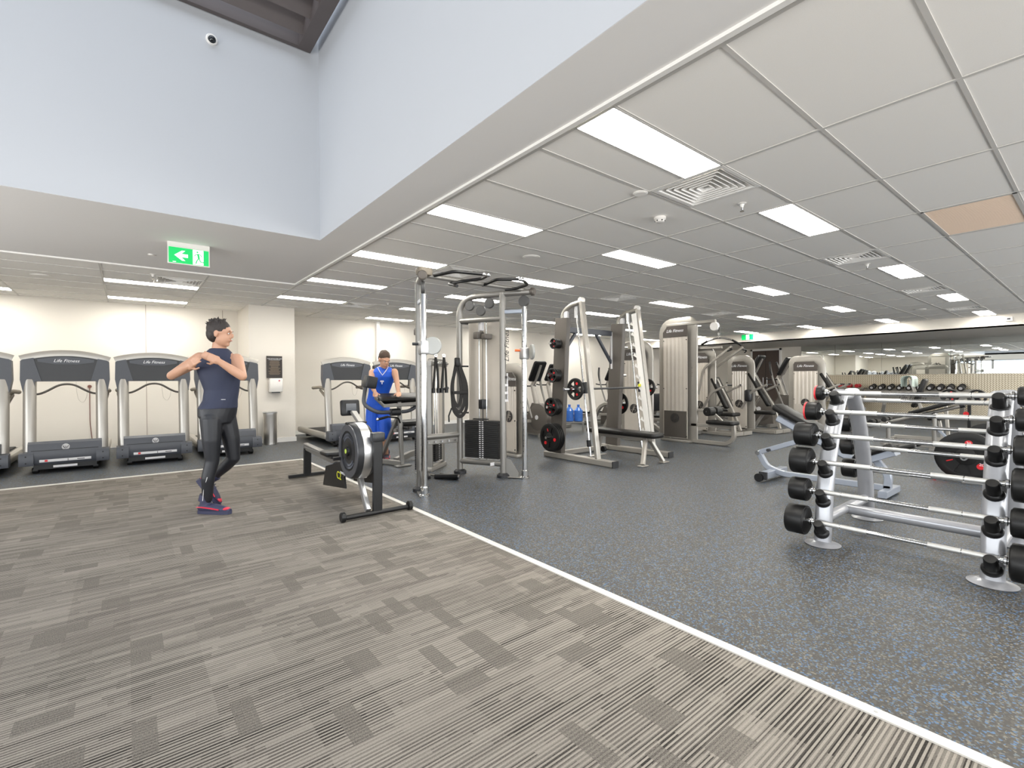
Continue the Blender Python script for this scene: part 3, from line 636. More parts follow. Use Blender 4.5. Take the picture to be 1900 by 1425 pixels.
def shoe(par, ank, dirv, pitch, S=1.0):
    d = V(dirv).normalized(); s_ = MB(); R = Matrix.Rotation(math.atan2(d.y, d.x), 3, 'Z')@Matrix.Rotation(pitch, 3, 'Y')
    T = lambda x, y, z: ank+R@V((x*S, y*S, z*S))
    s_.sweep([T(-.075, 0, -.065), T(-.04, 0, -.06), T(.05, 0, -.065), T(.13, 0, -.075), T(.195, 0, -.082)], circ(1, 14, .85), hint=(0, 0, 1), scale=[q*S for q in (.032, .046, .044, .036, .018)])
    s_.cyl(T(-.03, 0, -.06), T(-.022, 0, .03), .05, 14, .044)
    u = remesh(s_.o('shoe', SHB, par), .005, 3)
    so_ = MB(); so_.loft([[T(x, y, z) for x, y in [(-.085, 0), (-.075, -.03), (-.03, -.036), (.06, -.04), (.14, -.042), (.19, -.025), (.205, 0), (.19, .025), (.14, .042), (.06, .04), (-.03, .036), (-.075, .03)]] for z in (-.108, -.08)]); so_.o('sole', SHB, u)
    MB().cyl(T(-.033, 0, -.005), T(-.022, 0, .045), .056, 16, .052).o('shoe_collar', SHB, u)
    for k in range(4): MB().tube([T(.03+.025*k, -.035, -.035-.009*k), T(.035+.025*k, 0, -.012-.012*k), T(.03+.025*k, .035, -.035-.009*k)], .004, 6).o('lace', SHB, u)
    for q in (-1, 1): MB().sweep([T(-.075, q*.028, -.055), T(-.03, q*.041, -.05), T(.05, q*.041, -.058), T(.12, q*.033, -.07)], circ(.016*S, 8, .005*S), hint=(0, 0, 1)).o('side_panel', SHR, u)
    MB().ell(T(.155, 0, -.068), .035*S, .03*S, .014*S, 12, 8, R).o('toe_cap', SHR, u)
    return u
shoe(mp, V((-.075, -.07, .127)), (1, -.12, 0), 0, 1.17); shoe(mp, V((-.165, .17, .27)), (1, .25, 0), math.radians(55), 1.17)
# --- young man in blue leaning on the bench
bp_ = thing('person', 'young man in blue basketball kit leaning with both hands on a padded bench', 'person', (3.045, 6.96, 0), -YAW)
b = MB()
HC_ = V((.035, -.02, 1.575)); RH = Matrix.Rotation(math.radians(180+38), 3, 'Z')@Matrix.Rotation(math.radians(-26), 3, 'X')
head(b, HC_, RH, 1.04)
limb(b, [(.02, .02, 1.52), (.0, .06, 1.44)], [.055, .064])
def boy_torso(mb, g=0, z0=.8, z1=1.5):
    A = [(.80, .13, .11, -.13, .22, 0), (.88, .165, .12, -.14, .22, 0), (.96, .155, .115, -.13, .20, 0), (1.08, .145, .10, -.10, .16, 0), (1.20, .16, .11, -.06, .12, 0), (1.32, .18, .115, -.025, .09, 0), (1.40, .175, .095, -.01, .075, 0), (1.455, .115, .07, -.0, .065, 0), (1.49, .06, .055, .0, .06, 0)]
    mb.loft([tor(mb, z, rx+g, ry+g, cx, cy_, math.radians(8)) for z, rx, ry, cx, cy_, a in A if z0 <= z <= z1])
boy_torso(b)
SR, EL, HD = V((-.165, .04, 1.39)), V((-.14, -.12, 1.21)), V((-.03, -.28, 1.075))
SL, EL2, HD2 = V((.165, .07, 1.395)), V((.235, -.06, 1.24)), V((.30, -.24, 1.075))
limb(b, [SR, SR.lerp(EL, .5), EL], [.055, .047, .038]); limb(b, [EL, EL.lerp(HD, .35), HD], [.038, .038, .025]); hand(b, HD, (.25, -1, -.18), (0, 0, -1), -1, .25)
limb(b, [SL, SL.lerp(EL2, .5), EL2], [.055, .047, .038]); limb(b, [EL2, EL2.lerp(HD2, .35), HD2], [.038, .038, .025]); hand(b, HD2, (.25, -1, -.18), (0, 0, -1), 1, .25)
H1, K1, A1 = V((-.22, .22, .82)), V((-.22, .24, .47)), V((-.20, .33, .09)); H2, K2, A2 = V((-.05, .24, .82)), V((-.03, .20, .46)), V((-.03, .30, .09))
limb(b, [H1, K1, A1], [.08, .052, .036]); limb(b, [H2, K2, A2], [.08, .052, .036])
body = remesh(b.o('body', SKIN, bp_), .0065, 3); face_bits(HC_, RH, body, 1.04)
hr = MB(); hr.ell(HC_+RH@V((0, -.022, .058)), .085, .102, .084, 20, 12, RH); hr.ell(HC_+RH@V((0, -.055, .015)), .080, .062, .085, 16, 10, RH)
for k in range(50):
    u = RH@V((math.sin(k*2.4)*.6, .1+.6*math.cos(k*1.7), .75+.25*math.sin(k))).normalized(); hr.cyl(HC_+RH@V((0, -.03, .05))+u*.075, HC_+RH@V((0, -.03, .055))+u*.096, .012, 6, .003)
remesh(hr.o('hair', HAIRB, bp_), .006, 1)
t_ = MB(); boy_torso(t_, .014, .88, 1.40); t_.loft([tor(t_, 1.34, .188, .125, -.02, .085, .14), tor(t_, 1.40, .175, .108, -.01, .075, .14), tor(t_, 1.45, .125, .082, 0, .066, .14), tor(t_, 1.475, .09, .068, 0, .062, .14)])
j = remesh(t_.o('jersey', JBLUE, bp_), .007, 4)
MB().tube([(-.075, .0, 1.465), (-.03, -.045, 1.40), (.015, -.062, 1.345), (.055, -.045, 1.40), (.085, .0, 1.465)], .006, 8).o('neck_trim', LABEL, j)
MB().at((0.0, -.030, 1.235)).box(-.026, .026, -.004, .0, .018, .028).box(-.007, .007, -.004, 0, -.028, .028).box(-.026, -.014, -.004, 0, .004, .018).box(.014, .026, -.004, 0, .004, .018).o('jersey_emblem', LETTER, j)
s_ = MB(); boy_torso(s_, .012, .80, .96); limb(s_, [H1, V((-.225, .22, .62)), V((-.225, .22, .44))], [.10, .105, .11]); limb(s_, [H2, V((-.035, .22, .62)), V((-.03, .21, .44))], [.10, .105, .11])
sh = remesh(s_.o('shorts', JBLUE, bp_), .008, 4)
for a in (A1, A2): shoe(bp_, a+V((0, 0, .02)), (.3, -1, 0), 0)
# ================================================================== weight plates and machines
def plate_mb(r, th, x=0., c=(0, 0)):
    """grip plate, axis along x, outer face at x"""
    m = MB(); cy_, cz = c; D = V((1, 0, 0)); P = V((x, cy_, cz))
    N = 36; rings = []
    for k in range(N):
        a = 2*PI*k/N; u = V((0, math.cos(a), math.sin(a)))
        rings.append([P+u*r*.74+D*.004, P+u*r*.92, P+u*r+D*th*.25, P+u*r+D*th*.75, P+u*r*.92+D*th, P+u*r*.74+D*(th-.004)])
    m.loft(rings, closed=True)
    m.lathe(P-D*.002, D, [(0, .001), (0, r*.30), (.004, r*.34), (th, r*.34), (th+.002, .001)], 24)
    if r > .2: m.lathe(P+D*th*.55, D, [(0, .001), (0, r*.8), (th*.2, r*.8), (th*.2, .001)], 24)
    for j in range(3):
        a0 = math.radians(90+120*j-38); a1 = math.radians(90+120*j+38); n = 6; inner = []; outer = []
        for k in range(n+1):
            a = a0+(a1-a0)*k/n; inner.append((cy_+.30*r*math.cos(a), cz+.30*r*math.sin(a))); outer.append((cy_+.78*r*math.cos(a), cz+.78*r*math.sin(a)))
        m.prism(inner+outer[::-1], 'x', x+.004, x+th-.004)
    return m
def weight_plate(r, th, loc, rot=0, label='', group=None):
    t = thing('weight_plate', label, 'weight plate', loc, 0, group); t.rotation_euler = (rot, 0, 0)
    b = plate_mb(r, th).o('disc', RUBBER, t)
    for a in (90, 210):
        u = V((0, math.cos(math.radians(a)), math.sin(math.radians(a))))
        MB().cyl(V((-.002, 0, 0))+u*r*.56, V((.006, 0, 0))+u*r*.56, r*.12, 16).o('red_badge', RED, t)
    u = V((0, math.cos(math.radians(330)), math.sin(math.radians(330))))
    MB().bar([V((.002, 0, 0))+u*r*.42, u*r*.64], .008*r/.2, .008, hint=(1, 0, 0), r=.001).o('red_mark', RED, t)
    return t
# ---------------------------------------------------------------- dual cable machine with pull-up bars
cm = thing('cable_machine', 'tall silver cable machine with two chrome columns and pull-up grips on top', 'cable machine', (0, 0, 0))
PL, PR = V((3.52, 5.53, 0)), V((3.80, 4.93, 0)); CLx, CRx = V((2.52, 4.68, 0)), V((3.97, 4.70, 0))
QL, QR = V((2.97, 5.53, 0)), V((2.60, 4.93, 0))
ZT = 2.41
def up_(p, z): return V((p.x, p.y, z))
cm.location = (3.24, 5.0, 0); OFF = V((-3.24, -5.0, 0))
class CM(MB):
    def __init__(s): super().__init__(); s.m = Matrix.Translation(OFF)
for A, B, C in ((PL, PR, CRx), (QL, QR, CLx)):
    d = (B-A).normalized(); e = up_(C, ZT-.03)+d*.10
    CM().tube(fillet([up_(A, .05), up_(A, ZT-.035), up_(B, ZT-.03), e], .28, 8), .040, 14, hint=(1, 0, .01)).o('frame_arch', PEWTER, cm)
    CM().cyl(e-d*.005, e+d*.05, .052, 16, bev=.01).o('end_cap', DSHROUD, cm)
    CM().cyl(up_(B, .04), up_(B, ZT-.02), .042, 16).o('upright', PEWTER, cm)
    CM().cyl(up_(A, 2.06), up_(B, 2.06), .034, 14).o('top_rail', PEWTER, cm)
    CM().cyl(up_(A, .17), up_(B, .17), .036, 14).o('bottom_rail', PEWTER, cm)
    for q in (A, B): CM().lathe(up_(q, 0), (0, 0, 1), [(0, .085), (.035, .085), (.06, .055)], 20).o('foot', BLACK if False else PLASTD, cm)
    n = V((-d.y, d.x, 0)); back = n*(.16 if A is PL else -.03)
    # shroud behind the stack
    P0, P1 = A+d*.05+back, B-d*.04+back
    CM().loft([[up_(P0, .20), up_(P1, .20), up_(P1+n*.006, .20), up_(P0+n*.006, .20)], [up_(P0, 2.04), up_(P1, 2.04), up_(P1+n*.006, 2.04), up_(P0+n*.006, 2.04)]]).o('shroud', SHROUD, cm)
    mid = (A+B)/2+back*.35
    for s_ in (-.055, .055): CM().cyl(up_(mid+d*s_, .2), up_(mid+d*s_, 2.05), .009, 10).o('guide_rod', CHROME, cm)
    W = d*.255; Tn = n*.055
    for k in range(19):
        z = .225+k*.0262
        CM().loft([[up_(mid-W-Tn, zz), up_(mid+W-Tn, zz), up_(mid+W+Tn, zz), up_(mid-W+Tn, zz)] for zz in (z, z+.0235)]).o('stack_plate', STACK, cm)
    if A is PL:
        f = mid-Tn*1.0; fn = -n if A is PL else n
        for k in range(19):
            for s_ in (-.030, .012):
                z = .230+k*.0262; p = f+d*s_
                CM().loft([[up_(p-n*.003, zz), up_(p+d*.024-n*.003, zz), up_(p+d*.024, zz), up_(p, zz)] for zz in (z, z+.013)]).o('stack_number', LABEL, cm)
        CM().loft([[up_(f-n*.006+d*a, z) for a, z in ((-.12, .735), (.10, .735), (.10, .75), (-.12, .75))], [up_(f+n*.03+d*a, z) for a, z in ((-.12, .735), (.10, .735), (.10, .75), (-.12, .75))]]).o('stack_head', STACK, cm)
    CM().cyl(up_(mid, .72), up_(mid, .90), .007, 8).cyl(up_(mid, .9), up_(mid, 2.1), .0035, 6).o('cable', BLACK, cm)
    CM().pad(up_(mid, .94), (.09, .09, .13), .01, .01).o('pulley_block', PLASTD, cm)
    blk = CM().pad(up_(mid-d*.06, 1.86), (.12, .10, .09), .01, .01).pad(up_(mid+d*.06, 1.84), (.12, .10, .07), .01, .01).o('damper_block', DSHROUD, cm)
    CM().pad(up_(mid-d*.02, 2.0), (.06, .07, .16), .015, .01).o('pulley_bracket', LABEL, cm)
    for a, z in ((.17, 2.26), (.34, 2.18), (.47, 2.27)):
        p = up_(A+d*a, z); CM().cyl(p-n*.02, p+n*.02, .068, 24, bev=.006).o('pulley', PULLEY, cm)
    p = up_(B+d*.2, 2.315)if False else up_(C, 2.27); CM().cyl(p-n*.02, p+n*.02, .072, 24, bev=.006).o('pulley', PULLEY, cm)
    CM().bar([up_(B, 2.14), up_(C, 2.14)], .05, .05).o('column_bracket', STEELG, cm)
    CM().cyl(up_(C, .02), up_(C, 2.20), .034, 20).o('chrome_column', CHROME, cm)
    hs = CM()
    for k in range(24):
        z = .35+k*.07; q = up_(C, z)-n*.033; hs.cyl(q, q-n*.003, .006, 6)
    hs = hs.o('pin_holes', BLACK, cm); hs['kind'] = 'stuff'
    CM().lathe(up_(C, 0), (0, 0, 1), [(0, .06), (.02, .06), (.03, .045), (.10, .045), (.11, .036)], 20).o('column_base', CHROME, cm)
    zc = 1.62 if A is QL else 1.60
    car = CM().pad(up_(C, zc), (.10, .10, .15), .02, .015).o('carriage', ALU, cm)
    CM().cyl(up_(C, zc+.04)-rt*.05, up_(C, zc+.04)-rt*.12, .016, 12).o('pull_knob', mat('orange_knob', srgb(225, 105, 50), .4) if A is PL else PLASTD, cm)
    dd = V((.6, .8, 0)) if A is QL else V((.25, -.1, 0))
    p = up_(C, zc+.02)+V(rt)*.10; ax = V((math.sin(YAW), math.cos(YAW), 0)) if A is QL else V((.75, -.35, 0)).normalized()
    CM().cyl(p-ax*.016, p+ax*.016, .098, 32, bev=.008).o('pulley_guard', DISC, cm)
    g = up_(C, .02)-d*.02
    CM().loft([[up_(B+d*.03+n*w, 0)+V((0, 0, z)) + (C-B).normalized()*a for a, z in ((0, .01), (.17, .01), (.18, .06), (.12, .15), (.07, .23), (0, .25))] for w in (-.006, .006)]).o('base_gusset', PEWTER, cm)
    CM().bar([up_(B, .012), up_(C, .012)+d*.05], .10, .012).o('base_plate', PEWTER, cm)
CM().cyl(up_(QL, .53), up_(PL, .53), .033, 14).o('cross_rail', PEWTER, cm)
ap = CM().bar([up_(QL, .46), up_(PL, .46)], .02, .07).o('accessory_plate', PEWTER, cm)
for k in range(5): CM().cyl((3.03+.1*k, 5.515, .46), (3.03+.1*k, 5.500, .46), .012, 10).o('bolt', CHROME, ap)
for A, sg in ((PL, 1), (QL, -1)):
    for z in (2.03, 1.45, .82): CM().cyl(up_(A, z)-V((0, .03, 0)), up_(A, z)+V((.11*sg, -.05, 0)), .011, 10).o('storage_hook', BLACK, cm)
# pull-up beam and grips
CM().tube([(2.50, 4.70, 2.41), (3.98, 4.70, 2.41)], .026, 14).o('pull_up_beam', PEWTER, cm)
CM().pad((2.50, 4.62, 2.43), (.17, .12, .09), .035, .03).o('beam_cap', GRIPT, cm)
for pts in ([(2.66, 4.70, 2.42), (2.68, 4.30, 2.40), (3.0, 4.22, 2.40)], [(3.06, 4.22, 2.40), (3.12, 4.42, 2.40), (3.02, 4.66, 2.40), (2.86, 4.72, 2.36), (2.84, 4.50, 2.30)],
            [(3.34, 4.72, 2.40), (3.33, 4.42, 2.42), (3.54, 4.26, 2.42)], [(3.58, 4.26, 2.42), (3.78, 4.40, 2.41), (3.76, 4.62, 2.39), (3.66, 4.70, 2.38)]):
    CM().tube(pts, .0175, 10, fr=.05).o('grip', BLACK, cm)
for p in ((3.0, 4.22, 2.40), (3.06, 4.22, 2.40), (3.02, 4.67, 2.40), (3.54, 4.26, 2.42), (3.58, 4.26, 2.42), (3.64, 4.70, 2.41)): CM().ell(p, .024, .024, .024, 10, 8).o('grip_joint', CHROME, cm)
CM().pad((3.845, 4.91, 1.17), (.012, .05, .36), .004, .004).o('warning_label', LABEL, cm)
for k, z in enumerate((1.30, 1.20, 1.10, 1.0)): CM().box(3.80, 3.853, 4.886, 4.89, z-.02, z+.012).o('label_print', DLETTER if k == 0 else LABEL, cm)
text('Life Fitness', .10, V((3.835, 4.886, 1.72))+OFF, (PI/2, -PI/2, 0), DLETTER, cm, shear=.3)
CM().box(3.66, 3.78, 5.02, 5.03, .15, .19).o('rail_label', LABEL, cm)
# straps and ropes hanging on the machine
STRAP = grain(mat('black_webbing', srgb(30, 29, 28), .8), 150, .15, .2)
st = thing('suspension_strap', 'black webbing suspension straps hanging in a loop on the machine hook', 'strap', (3.40, 5.38, 1.52))
for k, (w, zb, dx) in enumerate(((.10, -.70, 0), (.12, -.76, .02), (.07, -.62, -.02))):
    MB().sweep(fillet([(dx*.3, .01*k, 0), (dx-w, 0, -.32), (dx-w*.9, -.02, zb+.1), (dx, -.02, zb), (dx+w*.9, -.01, zb+.1), (dx+w, 0, -.32), (dx*.3, .01*k, 0)], .10, 5), rrect(.048, .006, .002, 1), hint=(0, 1, 0)).o('webbing', STRAP, st)
MB().bar([(-.10, -.02, -.42), (.12, -.02, -.42)], .03, .04).o('handle_strap', STRAP, st); MB().pad((-.01, -.0, -.02), (.07, .05, .12), .015, .015).o('buckle', BLACK, st)
MB().sweep([(-.1, 0, -.62), (-.15, -.01, -.72), (-.14, 0, -.80)], rrect(.022, .004, .001, 1), hint=(0, 1, 0)).o('loose_tail', STRAP, st)
for k, x in enumerate((3.08, 3.20)):
    rp = thing('tricep_rope', ('doubled black rope handle hanging left on the cable machine rail', 'twisted black rope handle hanging beside the suspension straps')[k], 'rope', (x, 5.40, 1.56), 0)
    for s_ in (-1, 1): MB().tube([(0, 0, 0), (s_*.02, -.01, -.15), (s_*.035, 0, -.40)], .015, 10, fr=.05).o('rope', STRAP, rp); MB().cyl((s_*.035, 0, -.40), (s_*.036, 0, -.46), .024, 12).o('rope_stopper', BLACK, rp)
    MB().ring((0, 0, .02), (0, 1, 0), .022, .014, .01, 16).o('ring_clip', CHROME, rp)
vb_ = thing('bar_handle', 'short black gripped bar attachment lying on the rubber floor', 'handle', (3.17, 5.28, .03), math.radians(20))
MB().cyl((-.02, .52, .0), (0, .18, .0), .014, 12).o('bar', PEWTER, vb_); MB().cyl((-.05, .16, 0), (.02, -.16, .02), .03, 14).o('grip', BLACK, vb_); MB().cyl((.04, .15, 0), (.05, -.12, .0), .03, 14).o('grip', BLACK, vb_)
MB().cyl((.02, -.16, .02), (.025, -.18, .02), .024, 12).o('chrome_end', CHROME, vb_)
# ---------------------------------------------------------------- preacher style bench under the young man's hands
pb = thing('preacher_bench', 'grey tubular bench with black pad that the young man leans on', 'bench', (3.15, 6.65, 0))
T_ = lambda x, y, z: (x-3.15, y-6.65, z)
MB().pad(T_(3.20, 6.66, 1.01), (.78, .26, .07), .06, .03, rot=Matrix.Rotation(math.radians(18), 3, 'X')).o('arm_pad', PAD, pb)
MB().pad(T_(3.20, 6.63, .925), (.66, .20, .04), .03, .008, rot=Matrix.Rotation(math.radians(18), 3, 'X')).o('pad_plate', BLACK, pb)
MB().bar([T_(2.80, 6.66, 1.02), T_(2.86, 6.50, .90), T_(3.5, 6.48, .92)], .03, .05, r=.004).o('pad_bracket', PEWTER, pb)
MB().bar([T_(3.14, 6.60, .95), T_(3.15, 6.53, .03)], .065, .05, hint=(1, 0, 0)).o('front_leg', PEWTER, pb)
MB().bar([T_(3.12, 6.62, .70), T_(3.10, 7.15, .06)], .06, .05, hint=(1, 0, 0)).o('rear_leg', PEWTER, pb)
MB().bar([T_(2.92, 7.18, .04), T_(3.15, 6.53, .04)], .07, .07).o('base_rail', PEWTER, pb)
MB().bar([T_(3.15, 6.75, .05), T_(3.55, 7.0, .10), T_(3.95, 6.95, .10)], .07, .09, fr=.1).o('base_rail', PEWTER, pb)
MB().pad(T_(3.15, 6.50, .015), (.24, .10, .02), .01, .005).o('foot_plate', PEWTER, pb)
MB().tube([T_(2.70, 6.75, 1.22), T_(2.64, 6.72, .92), T_(2.80, 6.60, .80), T_(3.05, 6.58, .80), T_(3.30, 6.58, .80), T_(3.50, 6.58, .93)], .028, 12, fr=.09).o('lever_arm', PLAST, pb)
MB().pad(T_(2.74, 6.70, 1.24), (.16, .16, .17), .02, .015, rot=Matrix.Rotation(math.radians(12), 3, 'Y')).o('lever_box', PLASTD, pb)
MB().cyl(T_(2.99, 6.56, .80), T_(3.13, 6.56, .80), .055, 18).o('pivot_hub', PLASTD, pb)
MB().tube([T_(2.74, 6.42, .72), T_(2.90, 6.46, .745)], .018, 10).tube([T_(2.90, 6.46, .745), T_(3.08, 6.50, .72), T_(3.12, 6.52, .64)], .012, 8, fr=.04).o('crank_handle', BLACK, pb); MB().ell(T_(2.73, 6.42, .72), .022, .022, .022, 10, 8).o('handle_end', CHROME, pb)
MB().pad(T_(3.45, 6.85, .60), (.46, .34, .08), .05, .03).o('seat', PAD, pb); MB().bar([T_(3.12, 6.70, .52), T_(3.45, 6.85, .53)], .06, .05).o('seat_arm', PEWTER, pb)
MB().bar([T_(3.17, 6.60, .62), T_(3.19, 6.62, .36)], .05, .06, hint=(1, 0, 0)).o('seat_slide', PLASTD, pb); MB().cyl(T_(3.19, 6.55, .56), T_(3.2, 6.42, .56), .022, 12).o('adjust_knob', BLACK, pb)
# ---------------------------------------------------------------- smith machine
sm = thing('smith_machine', 'silver smith machine with slanted posts, brown-grey panels and guided barbell', 'smith machine', (6.1, 5.1, 0))
T_ = lambda x, y, z: (x-6.1, y-5.1, z)
for k, x in enumerate((5.42, 6.80)):
    sg = -1 if k == 0 else 1
    MB().bar([T_(x, 4.42, .045), T_(x, 5.86, .045)], .12, .085, r=.008).o('base_rail', SILVER, sm)
    MB().box(x-6.1-.065, x-6.1+.065, -.69, -.675, 0, .092).o('rail_cap', PLASTD, sm)
    MB().bar([T_(x, 4.74, .07), T_(x, 5.05, 2.44)], .085, .06, hint=(0, 1, 0), r=.008).o('front_post', SILVER, sm)
    MB().bar([T_(x, 5.60, .09), T_(x, 5.46, 2.24)], .09, .28, hint=(0, 1, 0), r=.012).o('rear_panel', DSHROUD, sm)
    MB().tube([T_(x, 5.46, 2.15), T_(x, 5.46, 2.32), T_(x, 5.30, 2.42), T_(x, 5.04, 2.45)], .036, 14, fr=.12, hint=(1, 0, 0)).o('top_arch', SILVER, sm)
    MB().cyl(T_(x-.03, 5.06, 2.47), T_(x+.03, 5.06, 2.47), .05, 18).o('top_pulley', WHITEP, sm)
    MB().pad(T_(x, 5.38, 2.27), (.05, .08, .13), .015, .01).o('pulley_bracket', LABEL, sm)
    xg = x+.05*-sg
    MB().cyl(T_(xg, 4.93, .10), T_(xg, 5.22, 2.36), .0145, 14).o('guide_rod', CHROME, sm)
    MB().cyl(T_(xg, 5.22, 2.22), T_(xg, 5.225, 2.40), .028, 14).o('guide_socket', ALU, sm)
    MB().cyl(T_(xg, 4.97, .34), T_(xg, 4.955, .24), .034, 14).o('bump_stop', BLACK, sm)
    xp = x+.055*sg*-1
    poly = []
    if k == 1:
        for q in range(11):
            z = .35+.18*q; yy = 4.80+(z-.07)/2.37*.31
            n_ = MB().prism([(yy, z), (yy+.10, z+.055), (yy+.07, z+.10), (yy+.045, z+.055), (yy, z+.055)], 'x', xp-.004, xp+.004); n_.m = Matrix.Identity(4)
            n_.v = [(a-6.1, b-5.1, c) for a, b, c in n_.v]; n_.o('rack_hook', WHITEP, sm)
        MB().bar([T_(xp, 4.80, .3), T_(xp, 5.09, 2.38)], .008, .10, hint=(0, 1, 0), r=.001).o('hook_plate', WHITEP, sm)
    for q, z in enumerate((1.83, 1.33, .83, .345)):
        yy = 5.60-(z-.09)*.065; MB().cyl(T_(x+.03*sg, yy, z), T_(x+.27*sg, yy, z), .022, 12).o('storage_peg', CHROME, sm)
MB().bar([T_(5.46, 5.60, 2.08), T_(6.78, 5.60, 2.08)], .06, .09).o('rear_beam', PLAST, sm)
for s_ in (-1, 1):
    MB().bar([T_(6.11+s_*.25, 5.60, 2.05), T_(6.11+s_*.66, 5.60, 1.55)], .045, .05, hint=(0, 1, 0)).o('rear_brace', PLAST, sm)
    MB().box(.01+s_*.66-.02, .01+s_*.66+.02, .46, .50, 1.45, 2.1).o('brace_plate', LABEL, sm)
MB().bar([T_(5.46, 5.70, .05), T_(6.78, 5.70, .05)], .08, .07).o('rear_rail', SILVER, sm)
MB().cyl(T_(5.38, 5.0, 1.12), T_(6.85, 5.0, 1.12), .0155, 16).o('smith_bar', PLASTD, sm)
for s_, x in ((-1, 5.38), (1, 6.86)):
    MB().cyl(T_(x, 5.0, 1.12), T_(x+s_*.40, 5.0, 1.12), .0245, 16, bev=.003).o('bar_sleeve', CHROME, sm)
    MB().cyl(T_(x+.06*-s_, 5.0, 1.05), T_(x+.06*-s_, 5.02, 1.22), .036, 14).o('bar_bearing', PLASTD, sm)
MB().pad(T_(6.72, 4.96, 1.16), (.05, .03, .05), .01, .01).o('release_cam', YEL, sm); MB().bar([T_(6.74, 5.0, 1.1), T_(6.79, 4.86, .98)], .03, .012).bar([T_(6.74, 5.0, 1.15), T_(6.80, 4.93, 1.27)], .03, .012).o('bar_hook', mat('violet_black', srgb(60, 48, 72), .4), sm)
# plates on the pegs
pegs = [(1.83, .085, 4, 'topmost'), (1.33, .115, 4, 'second'), (.83, .15, 4, 'third'), (.345, .225, 4, 'lowest')]
lt_ = ['outermost', 'second from outside', 'third from outside', 'innermost']
for z, r, n_, nm in pegs:
    yy = 5.60-(z-.09)*.065; p0 = None
    for q in range(n_):
        th = .032; x = 5.42-.055-(n_-q)*(th+.003)
        lb = 'black weight plate, %s on the %s peg of the smith machine' % (lt_[q], nm)
        if r == .225: lb = 'large '+lb
        rr = r*(1 if q == 0 or r > .2 else .88)
        if p0 is None: p0 = weight_plate(r, th, (x, yy, z), .3*q+r*8, lb, 'weight plates stored on the smith machine'); p1 = p0
        else:
            p1 = dup(p0, label=lb); p1.location = (x, yy, z); p1.scale = (1, rr/r, rr/r); p1.rotation_euler = (.7*q, 0, 0)
weight_plate(.165, .035, (5.20, 5.0, 1.12), .5, 'black plate with red badges loaded on the smith barbell', None)
weight_plate(.15, .035, (6.99, 5.0, 1.12), .2, 'dark plate on the far end of the smith barbell', None)
weight_plate(.20, .035, (6.92, 5.56, .83), .2, 'dark plate on the far side panel of the smith machine', None)
# ---------------------------------------------------------------- flat bench inside it
fb = thing('flat_bench', 'black padded flat bench with splayed silver legs inside the smith machine', 'bench', (6.07, 4.8, 0))
MB().pad((0, 0, .43), (.28, 1.34, .075), .05, .025).o('bench_pad', PAD, fb)
MB().bar([(0, -.56, .365), (0, .56, .365)], .05, .06).o('spine', SILVER, fb)
for s_ in (-1, 1):
    MB().bar([(s_*.05, -.46, .37), (s_*.25, -.56, .02)], .05, .06, hint=(0, 1, 0)).o('leg', SILVER, fb); MB().pad((s_*.26, -.57, .01), (.16, .09, .015), .01, .004).o('foot_plate', SILVER, fb)
MB().bar([(0, .44, .37), (0, .52, .02)], .05, .06, hint=(1, 0, 0)).o('leg', SILVER, fb); MB().pad((0, .52, .01), (.40, .08, .015), .01, .004).o('foot_plate', SILVER, fb)
for s_ in (-1, 1): MB().cyl((s_*.06, .46, .11), (s_*.11, .46, .11), .05, 16, bev=.006).o('wheel', BLACK, fb)
# ================================================================== fixed barbell rack in the foreground
rk = thing('barbell_rack', 'silver A-frame rack on round feet holding fixed barbells, in the foreground', 'rack', (4.65, .91, 0))
T_ = lambda x, y, z: (x-4.65, y-.91, z)
FRONT = [(4.12, .0), (4.14, .15), (4.17, .40), (4.23, .62), (4.31, .82), (4.40, 1.0), (4.47, 1.10), (4.51, 1.15)]
REAR = [(5.20, .0), (5.17, .15), (5.13, .40), (5.06, .62), (4.98, .82), (4.89, 1.0), (4.80, 1.10), (4.76, 1.15)]
def along(tab, z):
    for (x0, z0), (x1, z1) in zip(tab, tab[1:]):
        if z0 <= z <= z1: t = (z-z0)/(z1-z0); return x0+(x1-x0)*t, (x1-x0)/(z1-z0)
    return tab[-1][0], .5
ZS = [1.10, .955, .775, .575, .36, .13]
for y in (1.37, .45):
    for tab, sg in ((FRONT, -1), (REAR, 1)):
        MB().sweep([T_(x, y, z) for x, z in tab], rrect(.085, .115, .04, 4), hint=(0, 1, 0)).o('upright', RACKP, rk)
        x, _ = along(tab, .01)
        MB().lathe(T_(x, y, 0), (0, 0, 1), [(0, .115), (.006, .12), (.012, .10), (.03, .055)], 28).o('foot_disc', RACKP, rk)
        for z in ZS:
            x, sl = along(tab, z-.02); n = V((sg*.72, 0, .72)).normalized()
            p = V(T_(x+sg*.035, y, z-.03)); a = MB().lathe(p, n, [(-.02, .050), (.0, .052), (.010, .048), (.018, .038), (.03, .036), (.105, .032), (.110, .028), (.111, .001)], 22).o('saddle_peg', BLACK, rk)
            MB().pad(T_(x+sg*.055, y, z+.035), (.025, .07, .03), .006, .005).o('saddle_pad', BLACK, rk)
    MB().pad(T_(4.64, y, 1.12), (.20, .07, .06), .03, .02).o('apex_block', RACKP, rk)
    MB().tube([T_(4.16, y, .19), T_(5.16, y, .19)], .038, 14).o('cross_tube', RACKP, rk)
MB().sweep([T_(4.62, 1.37, .19), T_(4.62, .45, .19)], rrect(.09, .075, .03, 4), hint=(0, 0, 1)).o('floor_beam', RACKP, rk)
HR = [.060, .072, .092, .102, .088, .112]; HL = [.055, .095, .135, .135, .125, .135]
nm = ['topmost', 'second from the top', 'third from the top', 'fourth from the top', 'fifth from the top', 'lowest']
SL_W = mat('weight_ring_red', srgb(214, 52, 60), .4)
